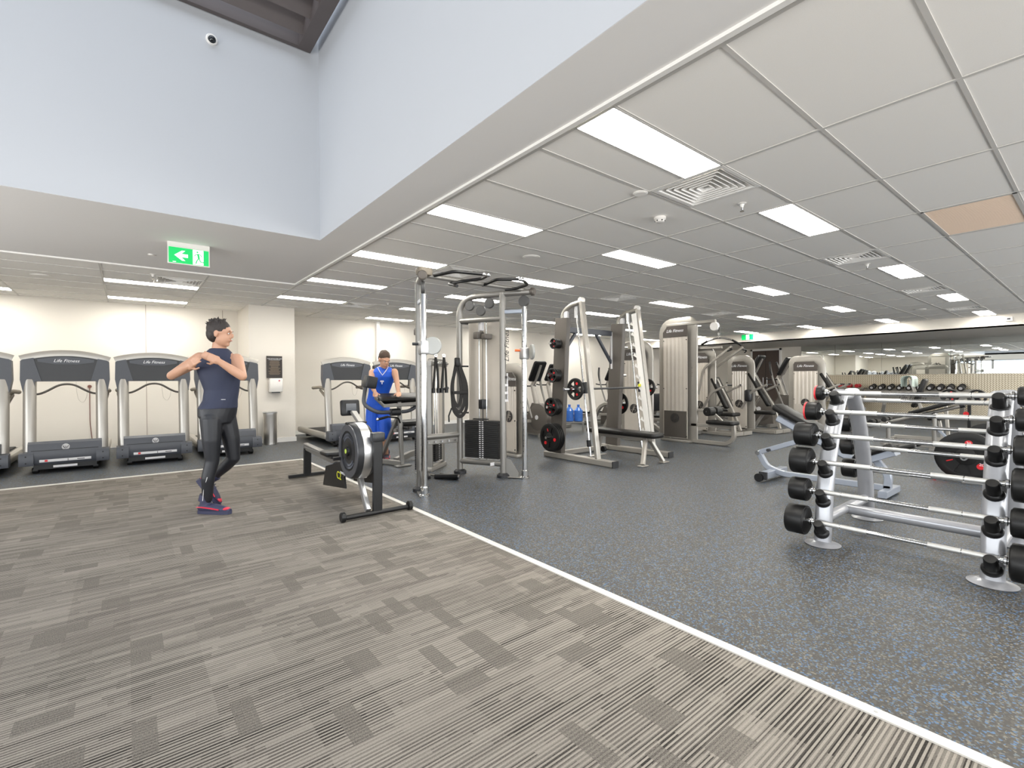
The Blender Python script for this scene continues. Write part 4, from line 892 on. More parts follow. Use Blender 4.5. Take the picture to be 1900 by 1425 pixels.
for sg, tab, side in ((-1, FRONT, 'front'), (1, REAR, 'rear')):
    for i, z in enumerate(ZS if side == 'front' else (1.03, .81, .60, .39)):
        x, _ = along(tab, z); bx = x+sg*.075; bz = z+.045
        t = thing('barbell', 'fixed barbell with round black heads, %s, on the %s of the rack' % (nm[i], side), 'barbell', (bx, .91, bz), 0, 'fixed barbells on the rack, %s side' % side)
        MB().cyl((0, -.54, 0), (0, .54, 0), .0150, 14).o('shaft', CHROME, t)
        for a, c in ((-.485, -.33), (-.325, -.165), (.165, .325), (.33, .485)): MB().cyl((0, a, 0), (0, c, 0), .0178, 14, bev=.001).o('knurled_sleeve', KNURL, t)
        for s_ in (-1, 1):
            MB().lathe((0, s_*.50, 0), (0, s_, 0), [(0, .018), (.012, .02), (.016, .030), (.028, .030), (.032, .018), (.045, .018)], 18).o('collar', CHROME, t)
            r, l = (HR[i], HL[i]) if side == 'front' else ((.068, .074, .078, .085)[i], (.08, .09, .10, .11)[i])
            hd = MB().lathe((0, s_*.540, 0), (0, s_, 0), [(0, r*.3), (.002, r*.86), (.008, r*.9), (.009, r*.97), (.016, r), (l-.012, r), (l-.003, r*.96), (l, r*.86), (l, .001)], 36).o('head', RUBBER, t)
            if i < 2 and side == 'front':
                MB().ring((0, s_*(.540+l-.004), 0), (0, 1, 0), r*1.005, r*.8, .012, 36).o('red_ring', SL_W, t)
# ---------------------------------------------------------------- adjustable incline bench behind the rack
ib = thing('incline_bench', 'adjustable bench with raised black backrest and blue-grey frame behind the rack', 'bench', (6.35, 2.2, 0))
T_ = lambda x, y, z: (x-6.35, y-2.2, z)
a_ = math.atan2(.90-.47, 2.62-1.80)
MB().pad(T_(6.35, 2.21, .70), (.29, .95, .075), .05, .025, rot=Matrix.Rotation(a_, 3, 'X')).o('backrest', PAD, ib)
MB().bar([T_(6.35, 2.58, .775), T_(6.35, 1.80, .365)], .20, .085, r=.015).o('back_beam', STEELG, ib)
MB().pad(T_(6.35, 1.60, .47), (.28, .38, .07), .05, .025, rot=Matrix.Rotation(math.radians(-26), 3, 'X')).o('seat', PAD, ib)
MB().bar([T_(6.35, 1.80, .31), T_(6.35, 1.42, .485)], .20, .08).o('seat_bracket', STEELG, ib)
MB().cyl(T_(6.18, 1.40, .52), T_(6.52, 1.40, .52), .012, 10).o('roller_axle', CHROME, ib)
for s_ in (-1, 1): MB().pad(T_(6.35+s_*.11, 1.34, .54), (.06, .22, .05), .02, .02, rot=Matrix.Rotation(math.radians(-20), 3, 'X')).o('hand_grip', BLACK, ib)
MB().bar([T_(6.35, 1.62, .40), T_(6.35, 1.48, .22), T_(6.35, 1.50, .06)], .07, .06, hint=(1, 0, 0), fr=.08).o('front_leg', STEELG, ib)
MB().bar([T_(6.35, 1.46, .08), T_(6.35, 2.55, .08), T_(6.35, 2.74, .14), T_(6.35, 2.83, .30)], .06, .065, fr=.06).o('base_beam', STEELG, ib)
MB().bar([T_(6.35, 2.82, .32), T_(6.35, 2.22, .56)], .05, .06).o('support_strut', STEELG, ib)
MB().bar([T_(6.08, 2.66, .075), T_(6.66, 2.66, .075)], .08, .09).o('rear_foot', STEELG, ib)
MB().bar([T_(6.10, 1.48, .05), T_(6.60, 1.48, .05)], .08, .07).o('front_foot', STEELG, ib)
MB().box(-.30, -.27, .415, .505, .03, .12).o('foot_cap', PLASTD, ib)
MB().cyl(T_(6.02, 2.70, .05), T_(6.06, 2.70, .05), .05, 18).o('wheel', BLACK, ib)
MB().cyl(T_(6.28, 2.70, .36), T_(6.42, 2.70, .36), .02, 12).o('adjust_pin', PLASTD, ib); MB().cyl(T_(6.30, 2.84, .31), T_(6.40, 2.84, .31), .028, 14).o('pivot_bolt', CHROME, ib); MB().cyl(T_(6.30, 1.72, .37), T_(6.40, 1.72, .37), .03, 14).o('pivot_bolt', CHROME, ib)
# ---------------------------------------------------------------- loaded barbell on the floor
lb_ = thing('olympic_barbell', 'chrome barbell end pushed through large black plates on the floor', 'barbell', (7.9, 1.10, .30))
MB().cyl((-.10, 0, 0), (.35, 0, 0), .034, 20, bev=.003).o('sleeve', CHROME, lb_); MB().cyl((.35, 0, 0), (1.7, 0, 0), .015, 12).o('shaft', CHROME, lb_); MB().cyl((-.104, 0, 0), (-.099, 0, 0), .017, 14).o('end_hole', BLACK, lb_); MB().cyl((1.7, 0, 0), (2.1, 0, 0), .034, 20, bev=.003).o('sleeve', CHROME, lb_)
for q, x in enumerate((7.93, 7.985, 9.66)):
    p = weight_plate(.298, .045, (x, 1.10, .30), .15, ('large black grip plate with red badges on the near barbell end', 'second large plate behind the red-badged one on the barbell', 'large plate on the far end of the floor barbell')[q], None)
    if q == 0:
        for a, s_ in ((58, '20'), (-20, '20')):
            u = V((0, math.cos(math.radians(180-a)), math.sin(math.radians(a)))); text(s_, .045, V((-.004, 0, 0))+V((0, 0, .167)) if a == 58 else V((-.004, -.15, -.06)), (PI/2, 0, -PI/2), LETTER, p)
rc = thing('barbell_collar', 'red plastic barbell clamp lying on the floor beside the large plate', 'clamp', (7.78, 1.36, .042))
MB().ring((0, 0, 0), (1, 0, .1), .042, .026, .035, 20).o('ring', RED, rc); MB().pad((0, .055, -.005), (.035, .05, .02), .006, .005).o('lever', RED, rc); MB().bar([(0, -.03, .0), (.01, -.12, -.03)], .03, .022).o('latch', RED, rc)
# ================================================================== selector towers
def tower(par, x0, y0, w=.60, dp=.24, h=1.75, rear_round=False, dark=True, nm='Life Fitness', front_r=.16):
    """weight stack tower: shroud faces -x at x0, user side at y0, rear at y0+w"""
    t = .05; y1 = y0+w; hh = h-.03
    path = [(x0+dp/2, y0, .04), (x0+dp/2, y0, hh), (x0+dp/2, y1, hh), (x0+dp/2, y1, .04)]
    P = [V(p) for p in path]
    pts = [P[0]]+fillet([P[0], P[1], P[2]], .06 if rear_round else front_r, 6)[1:-1]+fillet([P[1], P[2], P[3]], .20 if rear_round else .07, 6)[1:-1]+[P[3]]
    MB().sweep(pts, rrect(dp, t, .018, 2), hint=(1, 0, .001)).o('frame', SILVER, par)
    MB().box(x0+.0, x0+dp, y0-.025, y1+.025, .0, .05, .008).o('base_plate', SILVER, par)
    sh = MB(); N = 24; top = h-.30
    def fy(k): return y0+.03+(w-.06)*k/N
    ring0 = [(x0+.02+.006*math.sin(k*PI/2), fy(k), .08) for k in range(N+1)]; ring1 = [(p[0], p[1], top) for p in ring0]
    b0 = [(x0+.035, p[1], .08) for p in ring0][::-1]; b1 = [(x0+.035, p[1], top) for p in ring0][::-1]
    sh.loft([ring0+b0, ring1+b1]); s_ = sh.o('shroud', SHROUD, par)
    for yy in (y0+.045, y1-.045):
        for z in (.12, .12+(top-.2)*.5, top-.06): MB().cyl((x0+.008, yy, z), (x0+.022, yy, z), .010, 8).o('fastener', BLACK, s_)
    MB().box(x0+.19, x0+.20, y0+.03, y1-.03, .08, h-.1).o('rear_shroud', SHROUD, par)
    hp = [(y0+.028, top+.01), (y1-.028, top+.01), (y1-.028, hh-.09), (y1-.06, hh-.035), (y0+.11, hh-.035), (y0+.028, hh-.12)]
    if rear_round: hp = [(y0+.028, top+.01), (y1-.028, top+.01), (y1-.028, hh-.16), (y1-.13, hh-.035), (y0+.03, hh-.035)]
    hd = MB().prism(hp, 'x', x0+.012, x0+.03).o('header_panel', DSHROUD if not dark else mat('header_brown', srgb(72, 66, 62), .4), par)
    text(nm, .085, (x0+.009, (y0+y1)/2, top+.13), (PI/2, 0, -PI/2), LETTER, hd, shear=.3)
    zc = .48; st_ = MB().box(x0+.012, x0+.022, y0+.05, y1-.05, .09, .62).o('lower_panel', DSHROUD if h > 2.2 else SHROUD, par)
    for k in range(14): pass
    e = MB().cyl((x0+.004, (y0+y1)/2, zc if h > 2.2 else .66), (x0+.012, (y0+y1)/2, zc if h > 2.2 else .66), .095, 28).o('emblem', DLETTER, par)
    zc = zc if h > 2.2 else .66; ym = (y0+y1)/2; mm = DSHROUD if h > 2.2 else SHROUD
    for pts in ([(.045, .075), (-.0, -.03), (-.07, -.03)], [(.0, .085), (-.075, -.06)][:0] or [(.02, .09), (-.035, -.09)], [(.07, .02), (-.01, .02), (-.02, -.01), (.05, -.02), (.035, -.06)]):
        MB().bar([(x0+.003, ym-a, zc+b) for a, b in pts], .004, .013, hint=(1, 0, 0), r=.0005).o('emblem_stroke', mm, e)
    text('Life Fitness', .09, (x0+dp*.5, y0-.0265, h*.62), (PI/2, -PI/2, 0), DLETTER, par, shear=.3)
    MB().pad((x0+.10, ym, .34), (.14, w-.14, .5), .01, .008).o('weight_stack', STACK, par)
# --- lat pulldown
lp = thing('lat_pulldown', 'tall lat pulldown machine with round emblem, chrome bar and black thigh rollers', 'pulldown machine', (8.7, 5.2, 0))
o_ = (8.7, 5.2)
tower(lp, -.10, 0, .60, .26, 2.40, True)
MB().bar([(.03, .55, 2.36), (.03, -.50, 2.36)], .07, .06, r=.01).o('boom', SILVER, lp)
MB().cyl((.0, -.48, 2.26), (.06, -.48, 2.26), .085, 28, bev=.008).o('boom_pulley', WHITEP, lp)
MB().cyl((.03, -.565, 2.25), (.03, -.565, 2.05), .005, 6).o('cable', BLACK, lp)
for k in range(5): MB().ring((.03, -.565, 2.14-.028*k), (1, 0, 0) if k % 2 else (0, 1, 0), .018, .011, .006, 10).o('chain_link', CHROME, lp)
lb = MB().tube([(.03, -.215, 1.93), (.03, -.34, 1.99), (.03, -.50, 2.03), (.03, -.63, 2.03), (.03, -.80, 1.985), (.03, -.99, 1.87)], .017, 12, fr=.05).o('lat_bar', CHROME, lp)
MB().tube([(.03, -.215, 1.93), (.03, -.34, 1.99)], .020, 10).o('bar_grip', BLACK, lb); MB().tube([(.03, -.99, 1.87), (.03, -.82, 1.975)], .020, 10).o('bar_grip', BLACK, lb)
MB().bar([(.03, -.0, .04), (.03, -.72, .04), (.03, -.86, .16), (.03, -.84, .40)], .07, .07, fr=.12).o('base_rail', SILVER, lp)
MB().bar([(.03, 0, .36), (.03, -.84, .36)], .05, .06).o('seat_rail', SILVER, lp)
MB().pad((.05, -.62, .435), (.30, .54, .075), .05, .025).o('seat', PAD, lp)
MB().bar([(.03, -.02, .66), (.03, -.40, .64)], .04, .05).o('roller_arm', SILVER, lp)
for s_ in (-1, 1):
    MB().cyl((.08+s_*.03, -.42, .64), (.08+s_*.23, -.42, .64), .085, 20, bev=.012).o('thigh_roller', PAD, lp)
MB().bar([(.06, -.42, .62), (.06, -.72, .36)], .035, .05).o('roller_strut', SILVER, lp); MB().cyl((-.17, -.42, .64), (.33, -.42, .64), .014, 10).o('roller_axle', CHROME, lp)
# --- seated machines
def seat_machine(par, x, y, back=((0, .10, 1.40), (0, -.35, .62)), arms=True, high=False):
    """seat, slanted backrest, lever arms and base rails on the user side (local offsets)"""
    a, b = V(back[0])+V((x, y, 0)), V(back[1])+V((x, y, 0)); d = b-a; m = (a+b)/2
    R = Matrix.Rotation(math.atan2(a.z-b.z, a.y-b.y), 3, 'X')
    MB().pad(m, (.34, d.length, .08), .05, .025, rot=R).o('backrest', PAD, par)
    MB().bar([a+V((0, -.06, -.05)), b+V((0, -.08, -.04)), V((x, y-.52, .10))], .06, .06, fr=.06).o('back_post', SILVER, par)
    MB().pad((x, y-.22+.0, .46), (.36, .46, .08), .06, .028).o('seat', PAD, par)
    MB().bar([(x, y-.15, .42), (x+.0, y+.05, .12)], .06, .06, hint=(1, 0, 0)).o('seat_post', SILVER, par)
    MB().bar([(x-.02, y+.35, .06), (x-.02, y-.35, .05), (x-.02, y-.62, .05)], .07, .08).o('base_rail', SILVER, par)
    MB().bar([(x-.35, y-.55, .05), (x+.30, y-.60, .05)], .07, .08).o('cross_foot', SILVER, par)
    MB().bar([(x-.35, y+.05, .05), (x-.35, y-.55, .05)], .06, .07).o('side_rail', SILVER, par)
    if arms:
        for s_ in (-1, 1):
            MB().bar([(x+s_*.30, y+.22, .55), (x+s_*.34, y-.02, .95), (x+s_*.33, y-.38, 1.12)], .05, .045, fr=.08).o('press_arm', SILVER, par)
            MB().cyl((x+s_*.33, y-.36, 1.12), (x+s_*.20, y-.42, 1.12), .018, 10).o('press_grip', BLACK, par)
    if high:
        for s_ in (-1, 1):
            MB().bar([(x+s_*.22, y+.35, .9), (x+s_*.24, y+.22, 1.5), (x+s_*.26, y-.45, 1.97)], .05, .05, fr=.12).o('lever_arm', SILVER, par)
            MB().tube([(x+s_*.26, y-.40, 1.93), (x+s_*.33, y-.5, 1.90), (x+s_*.40, y-.42, 1.86)], .017, 8, fr=.03).o('lever_grip', BLACK, par)
def machine(label, x, y, w=.55, h=1.75, seat=True, nm='selector_machine', cat='weight machine', **k):
    t = thing(nm, label, cat, (x, y, 0)); tower(t, 0, 0, w, .24, h)
    if seat: seat_machine(t, .25, -.10, **k)
    return t
machine('short weight tower with a steep black backrest, between the pulldown and the dark door', 11.50, 5.40, .42, 1.74, back=((.02, .15, 1.42), (0, -.32, .62)))
mm_ = MB().pad((11.45, 5.36, .86), (.14, .16, .28), .05, .04); kp = bpy.data.objects['selector_machine']
mm_.v = [(a-11.5, b-5.4, c) for a, b, c in mm_.v]; mm_.o('knee_pad', PLASTD, kp)
machine('wide weight tower with round emblem and perforated shroud, in front of the cladding', 13.15, 4.46, .60, 1.74, arms=True)
machine('tall weight tower with round emblem directly behind the smith machine', 8.10, 5.85, .55, 1.95, seat=False)
machine('low weight tower with dark header seen between the cable machine columns', 4.90, 6.02, .40, 1.45, seat=False)
t = machine('shoulder press machine with overhead lever arms behind the pulldown bar', 10.35, 5.75, .45, 1.93, high=True, back=((.02, .1, 1.3), (0, -.25, .6)))
MB().pad((.0, .30, 1.98), (.20, .16, .10), .03, .02).o('end_cap', DSHROUD, t)
MB().bar([(0, .55, 1.97), (.05, -.30, 1.97)], .05, .05).o('top_beam', SILVER, t)
# low open stack machine behind the ropes
t = thing('row_machine', 'open frame machine with small numbered stack seen through the cable machine', 'weight machine', (3.45, 6.05, 0), math.radians(38))
MB().bar([(-.22, 0, .05), (-.22, 0, 1.55), (.22, 0, 1.55), (.22, 0, .05)], .05, .07, hint=(0, 1, 0), fr=.08).o('frame', PEWTER, t)
MB().box(.08, .20, -.02, .05, .08, 1.5).o('side_shroud', SHROUD, t)
for s_ in (-.05, .03): MB().cyl((s_, 0, .1), (s_, 0, 1.5), .008, 8).o('guide_rod', CHROME, t)
for k in range(12):
    MB().box(-.15, .10, -.05, .05, .12+.030*k, .146+.030*k).o('stack_plate', STACK, t)
    MB().box(-.02, 0, -.053, -.05, .126+.030*k, .138+.030*k).o('stack_number', LABEL, t)
MB().box(-.28, .28, -.05, .05, 0, .06, .008).o('base', SILVER, t); MB().bar([(-.3, -.03, 1.50), (.32, -.03, 1.50)], .05, .07).o('hanger_plate', PEWTER, t)
for k in range(4): MB().cyl((-.2+.12*k, -.07, 1.50), (-.2+.12*k, -.13, 1.50), .012, 10).o('hanger_knob', CHROME, t)
MB().cyl((-.18, -.12, 1.13), (.10, -.14, 1.15), .022, 12).o('hanging_bar', PLASTD, t)
# --- low seated machine with black back and A-frame behind the smith machine
t = thing('leg_press', 'reclined leg machine with black back pads and bent silver frame behind the smith bar', 'leg press', (9.05, 7.05, 0))
MB().pad((0, .05, 1.02), (.42, .62, .09), .04, .03, rot=Matrix.Rotation(math.radians(66), 3, 'X')).o('backrest', PAD, t)
MB().pad((0, -.30, .55), (.42, .5, .09), .04, .03, rot=Matrix.Rotation(math.radians(-18), 3, 'X')).o('seat', PAD, t)
for s_ in (-1, 1):
    MB().bar([(s_*.28, .9, .05), (s_*.28, .55, .62), (s_*.28, .30, .72), (s_*.28, -.75, .10)], .07, .08, hint=(1, 0, 0), fr=.1).o('side_frame', SILVER, t)
    MB().cyl((s_*.24, -.1, .58), (s_*.33, .02, .80), .018, 10).o('side_grip', BLACK, t)
MB().box(-.32, .32, .82, .95, 0, .08, .01).o('rear_foot', SILVER, t); MB().box(-.32, .32, -.82, -.70, 0, .08, .01).o('front_foot', SILVER, t)
MB().pad((0, -.78, .75), (.55, .05, .42), .03, .02, rot=Matrix.Rotation(math.radians(20), 3, 'X')).o('foot_plate', PLASTD, t)
# --- water bottles on a low stand
ws = thing('bottle_stand', 'low grey stand holding blue water bottles by the back wall', 'stand', (8.50, 8.35, 0), -.75)
MB().box(-.36, .36, -.16, .16, .20, .23).o('shelf', PEWTER, ws)
for a in (-.33, .33):
    for b in (-.13, .13): MB().box(a-.015, a+.015, b-.015, b+.015, 0, .20).o('leg', PEWTER, ws)
wb_ = None
for k, lb in enumerate(('large blue water bottle lying leftmost on the low stand', 'large blue water bottle in the middle of the low stand', 'large blue water bottle at the right end of the stand')):
    p = V((8.50, 8.35, .23))+Matrix.Rotation(-.75, 3, 'Z')@V((-.22+.22*k, 0, 0))
    if wb_ is None:
        wb_ = thing('water_bottle', '', 'bottle', p, 0, 'blue water bottles on the low stand')
        MB().lathe((0, 0, 0), (0, 0, 1), [(0, .06), (.01, .098), (.08, .10), (.085, .094), (.09, .10), (.17, .10), (.175, .094), (.18, .10), (.25, .10), (.31, .05), (.33, .028), (.36, .028)], 20).o('bottle_body', BLUEW, wb_)
        MB().cyl((0, 0, .355), (0, 0, .385), .031, 14).o('bottle_cap', mat('cap_blue', srgb(60, 110, 200), .4), wb_); o = wb_
    else: o = dup(wb_)
    o.location = p; o['label'] = lb; o.scale = (1.08, 1.08, 1.08)
# ================================================================== cross trainers
def make_elliptical():
    t = thing('cross_trainer', '', 'cross trainer', (0, 0, 0), 0, 'cross trainers along the back of the gym')
    MB().lathe((-.10, -.30, .42), (1, 0, 0), [(0, .24), (.02, .31), (.18, .31), (.20, .24)], 28).o('drive_housing', DSHROUD, t)
    MB().prism([(-.62, .06), (-.60, .30), (-.30, .72), (-.12, .74), (.10, .35), (.12, .06)], 'x', -.085, .085).o('shroud', DSHROUD, t)
    MB().cyl((-.11, -.30, .42), (.11, -.30, .42), .05, 16).o('hub', LABEL, t)
    MB().sweep([(0, -.22, .62), (0, -.10, 1.0), (0, -.04, 1.16)], rrect(.12, .12, .04, 3), hint=(1, 0, 0), scale=[1, .85, .7]).o('mast', SILVER, t)
    MB().pad((0, -.22, 1.45), (.36, .50, .06), .05, .02, rot=Matrix.Rotation(math.radians(-62), 3, 'X')).o('console', BLACK, t)
    MB().pad((0, -.185, 1.47), (.28, .36, .01), .02, .004, rot=Matrix.Rotation(math.radians(-62), 3, 'X')).o('screen', SCREEN, t)
    MB().bar([(0, -.06, 1.14), (0, -.20, 1.36), (0, -.31, 1.60)], .10, .05, hint=(1, 0, 0)).o('console_back', SILVER, t)
    for s_ in (-1, 1):
        MB().tube([(s_*.24, -.30, .42), (s_*.26, -.16, .80), (s_*.27, -.05, 1.10), (s_*.27, .0, 1.35), (s_*.20, .06, 1.56)], .020, 10, fr=.15).o('moving_arm', PEWTER, t)
        MB().tube([(s_*.27, -.02, 1.22), (s_*.27, .02, 1.38), (s_*.20, .065, 1.57)], .025, 10, fr=.08).o('arm_grip', BLACK, t)
        MB().bar([(s_*.20, -.20, .34), (s_*.20, .55, .30), (s_*.20, 1.15, .16)], .05, .06, fr=.1).o('pedal_link', SILVER, t)
        MB().pad((s_*.20, .55, .36), (.17, .38, .04), .03, .012).o('pedal', BLACK, t)
        MB().tube([(s_*.06, -.06, 1.12), (s_*.20, .06, 1.12), (s_*.22, .16, 1.14)], .015, 8, fr=.04).o('fixed_grip', BLACK, t)
    MB().bar([(0, -.6, .06), (0, 1.25, .06)], .09, .09).o('base_beam', PEWTER, t); MB().bar([(-.32, 1.22, .05), (.32, 1.22, .05)], .07, .08).o('rear_foot', PEWTER, t); MB().bar([(-.30, -.6, .05), (.30, -.6, .05)], .07, .08).o('front_foot', PEWTER, t)
    return t
el = make_elliptical(); KIDS.clear()
for i, (x, y, s, lb) in enumerate([(7.22, 8.31, 1, 'cross trainer seen just right of the right chrome column'), (8.85, 9.55, 1, 'cross trainer mostly hidden by the left smith panel'), (10.05, 8.50, 1, 'cross trainer half hidden by the right smith panel'), (11.1, 8.3, 1, 'far cross trainer whose console tops the gap before the pulldown tower'), (9.85, 6.45, 1.0, 'nearer cross trainer filling the gap left of the pulldown tower'),
                               (12.3, 8.0, 1, 'cross trainer behind the pulldown seat, right of its tower'), (13.0, 6.1, 1.12, 'cross trainer in front of the dark door, left one'), (14.35, 5.95, 1.10, 'cross trainer at the right edge of the dark door'), (14.9, 7.4, 1.0, 'cross trainer furthest back by the dark door')]):
    o = el if i == 0 else dup(el); o.location = (x, y, 0); o.scale = (s, s, s); o['label'] = lb
# ================================================================== free weight area at the mirror wall
DBH = grain(mat('dumbbell_rubber', srgb(34, 32, 31), .45), 60, .1); DBR = mat('dumbbell_red', srgb(190, 26, 36), .35)
def dumbbell(x, y, z, r, label, group, head=DBH, l=.06, tilt=0):
    t = thing('dumbbell', label, 'dumbbell', (x, y, z), 0, group)
    for s_ in (-1, 1): MB().lathe((s_*.065, 0, 0), (s_, 0, 0), [(0, r*.6), (.006, r*.95), (.012, r), (l+.03, r), (l+.04, r*.85)], 18).o('head', head, t)
    MB().cyl((-.07, 0, 0), (.07, 0, 0), .015, 10).o('handle', CHROME, t)
    if head is DBH:
        MB().cyl((-.065-l-.045, 0, 0), (-.065-l-.038, 0, 0), r*.62, 18).o('end_cap', LABEL, t)
        MB().ring((-.065-l-.046, 0, 0), (1, 0, 0), r*.66, r*.5, .004, 18).o('cap_ring', DLETTER, t)
    t.rotation_euler = (0, math.radians(tilt), 0); return t
dr_ = thing('dumbbell_rack', 'long grey dumbbell rack with angled shelf standing before the metal cladding', 'rack', (20.05, 3.95, 0))
MB().bar([(-.16, -1.35, .80), (-.16, 1.40, .80)], .05, .07).bar([(.14, -1.35, .86), (.14, 1.40, .86)], .05, .07).o('shelf_rail', SILVER, dr_)['kind'] = 'stuff'
fbm = MB().bar([(-.10, -1.30, .60), (-.10, 1.35, .60)], .03, .16).o('front_beam', PEWTER, dr_)
text('Life Fitness', .16, (-.118, .1, .60), (PI/2, 0, -PI/2), DLETTER, fbm, shear=.3)
for y in (-1.1, .85): MB().bar([(-.28, y, .03), (-.05, y, .35), (-.02, y, .84)], .07, .10, hint=(0, 1, 0), fr=.1).o('leg', PEWTER, dr_); MB().box(-.36, .30, y-.05, y+.05, 0, .05, .008).o('foot', PEWTER, dr_)
for k, y in enumerate([5.13, 4.88, 4.63, 4.38, 4.13, 3.87, 3.61, 3.37, 3.13, 2.88]):
    dumbbell(20.04, y, .955, .082+.001*k, 'black dumbbell with pale end cap, %s from the left on the long rack' % ordn(k), 'dumbbells on the long rack', tilt=-10)
d2 = thing('dumbbell_rack', 'short two shelf rack with red and black dumbbells left of the long one', 'rack', (20.05, 6.15, 0))
for z in (.92, .44): MB().box(-.22, .2, -.80, .85, z-.03, z).o('shelf', SILVER, d2)
for y in (-.72, .78): MB().bar([(.0, y, .03), (.0, y, .90)], .07, .08).o('post', PEWTER, d2); MB().box(-.3, .25, y-.04, y+.04, 0, .05).o('foot', PEWTER, d2)
for k, y in enumerate([6.78, 6.50, 6.26]): dumbbell(20.0, y, .985, .06, 'small black dumbbell, %s from the left on the top shelf' % ordn(k), 'black dumbbells on the short rack')
for k, y in enumerate([6.05, 5.80, 5.55]): dumbbell(20.0, y, .99, .065, 'small red dumbbell, %s of three on the top shelf' % ordn(k), 'red dumbbells on the short rack', DBR)
dumbbell(20.0, 5.63, .51, .065, 'single red dumbbell on the lower shelf of the short rack', None, DBR); dumbbell(20.0, 5.9, .50, .06, 'small black dumbbell on the lower shelf of the short rack', None)
# decline bench with leg rollers, mid distance
db = thing('decline_bench', 'sloping bench with black leg rollers and weight plates, seen between the rack barbells', 'bench', (11.0, 2.2, 0))
T_ = lambda x, y, z: (x-11.0, y-2.2, z)
MB().tube([T_(11, 2.98, .30), T_(11, 2.2, .57), T_(11, 1.58, .78)], .03, 12).o('main_tube', PEWTER, db); MB().cyl(T_(11, 1.60, .775), T_(11, 1.54, .795), .036, 14).o('tube_cap', BLACK, db)
for s_ in (-1, 1): MB().cyl(T_(11+s_*.04, 2.80, .44), T_(11+s_*.22, 2.80, .44), .05, 16, bev=.01).o('leg_roller', PAD, db); MB().cyl(T_(11+s_*.04, 2.60, .50), T_(11+s_*.20, 2.60, .50), .045, 16, bev=.01).o('leg_roller', PAD, db)
MB().pad(T_(11, 1.98, .73), (.30, .62, .07), .05, .025, rot=Matrix.Rotation(math.radians(-21), 3, 'X')).o('bench_pad', PAD, db)
for y, z in ((2.58, .42), (1.93, .62)): MB().cyl(T_(11, y, 0), T_(11, y, z), .034, 12).o('post', PEWTER, db); MB().ell(T_(11, y, z), .045, .045, .045, 12, 8).o('post_joint', CHROME, db)
MB().bar([T_(10.75, 2.58, .03), T_(11.25, 2.58, .03)], .06, .05).o('foot', PEWTER, db); MB().bar([T_(10.75, 1.93, .03), T_(11.25, 1.93, .03)], .06, .05).o('foot', PEWTER, db); MB().bar([T_(11, 1.75, .05), T_(11, 2.7, .05)], .06, .05).o('floor_rail', PEWTER, db)
MB().bar([T_(11, 1.95, .45), T_(11, 1.65, .08)], .04, .05, hint=(1, 0, 0)).o('brace', STEELG, db)
fb2 = thing('incline_bench', 'far adjustable bench with upright seat back and a grey towel draped on top', 'bench', (12.4, 2.35, 0))
MB().pad((0, .05, .95), (.28, .60, .07), .04, .025, rot=Matrix.Rotation(math.radians(-72), 3, 'X')).o('backrest', PAD, fb2)
MB().bar([(0, .20, 1.22), (0, .02, .62), (0, -.1, .45)], .05, .06, hint=(1, 0, 0)).o('back_beam', SILVER, fb2)
MB().pad((0, -.28, .48), (.28, .40, .07), .04, .025, rot=Matrix.Rotation(math.radians(-8), 3, 'X')).o('seat', PAD, fb2)
MB().bar([(0, .45, .05), (0, -.55, .05)], .06, .08).o('base_beam', SILVER, fb2); MB().bar([(-.25, .45, .03), (.25, .45, .03)], .06, .05).o('foot', SILVER, fb2); MB().bar([(-.25, -.55, .03), (.25, -.55, .03)], .06, .05).o('foot', SILVER, fb2)
MB().bar([(0, -.25, .42), (0, -.30, .08)], .05, .06, hint=(1, 0, 0)).o('seat_post', SILVER, fb2)
tw = MB(); rings = []
for k in range(9):
    a = PI*k/8; rings.append([(12.4+(-.2+.4*q/6), 2.56+.10*math.cos(a)+.015*math.sin(q*2+k), 1.20+.10*math.sin(a)-(.12 if k in (0, 8) else 0)+.008*math.cos(q*3)) for q in range(7)]+[(12.4+(.2-.4*q/6), 2.56+.09*math.cos(a)+.015*math.sin((6-q)*2+k), 1.20+.09*math.sin(a)-(.12 if k in (0, 8) else 0)+.008*math.cos((6-q)*3)) for q in range(7)])
tag(tw.loft(rings).o('towel', grain(mat('grey_towel', srgb(186, 200, 192), .9), 90, .08, .4)), 'pale grey green towel draped over the far bench back', 'towel')
pr = thing('plate_stand', 'low black and silver press frame standing before the cladding behind the rack', 'frame', (15.2, 1.65, 0))
MB().bar([(0, -.75, .66), (0, .55, .66)], .05, .07).o('top_bar', BLACK, pr)
for y in (-.6, -.1, .4): MB().bar([(0, y, .03), (0, y, .62)], .05, .06).o('post', BLACK if y > 0 else PEWTER, pr)
MB().bar([(0, -.8, .04), (0, .6, .04)], .08, .07).o('floor_rail', PEWTER, pr); MB().cyl((-.05, .45, .42), (.02, .45, .42), .05, 14).o('red_stop', RED, pr)
MB().bar([(0, -.7, .36), (0, .5, .36)], .03, .05).o('mid_bar', SILVER, pr)
for k, (y, lb) in enumerate(((1.70, 'dark round plate seen end-on under the top barbell, left of two'), (1.33, 'dark round plate seen end-on under the top barbell, right of two'))):
    pass
wt = thing('weight_tree', 'slanted silver post holding two dark round plates, under the top rack barbell', 'weight tree', (11.72, 1.60, 0))
MB().bar([(0, .25, .02), (0, .30, .80)], .05, .06, hint=(1, 0, 0)).o('post', SILVER, wt); MB().bar([(0, .25, .76), (0, -.12, .90)], .04, .05).o('arm', SILVER, wt); MB().box(-.2, .2, .0, .5, 0, .04).o('foot', PEWTER, wt); MB().cyl((-.1, .22, .93), (.1, .22, .93), .02, 10).o('peg', CHROME, wt); MB().cyl((-.1, -.13, .92), (.1, -.13, .92), .02, 10).o('peg', CHROME, wt)
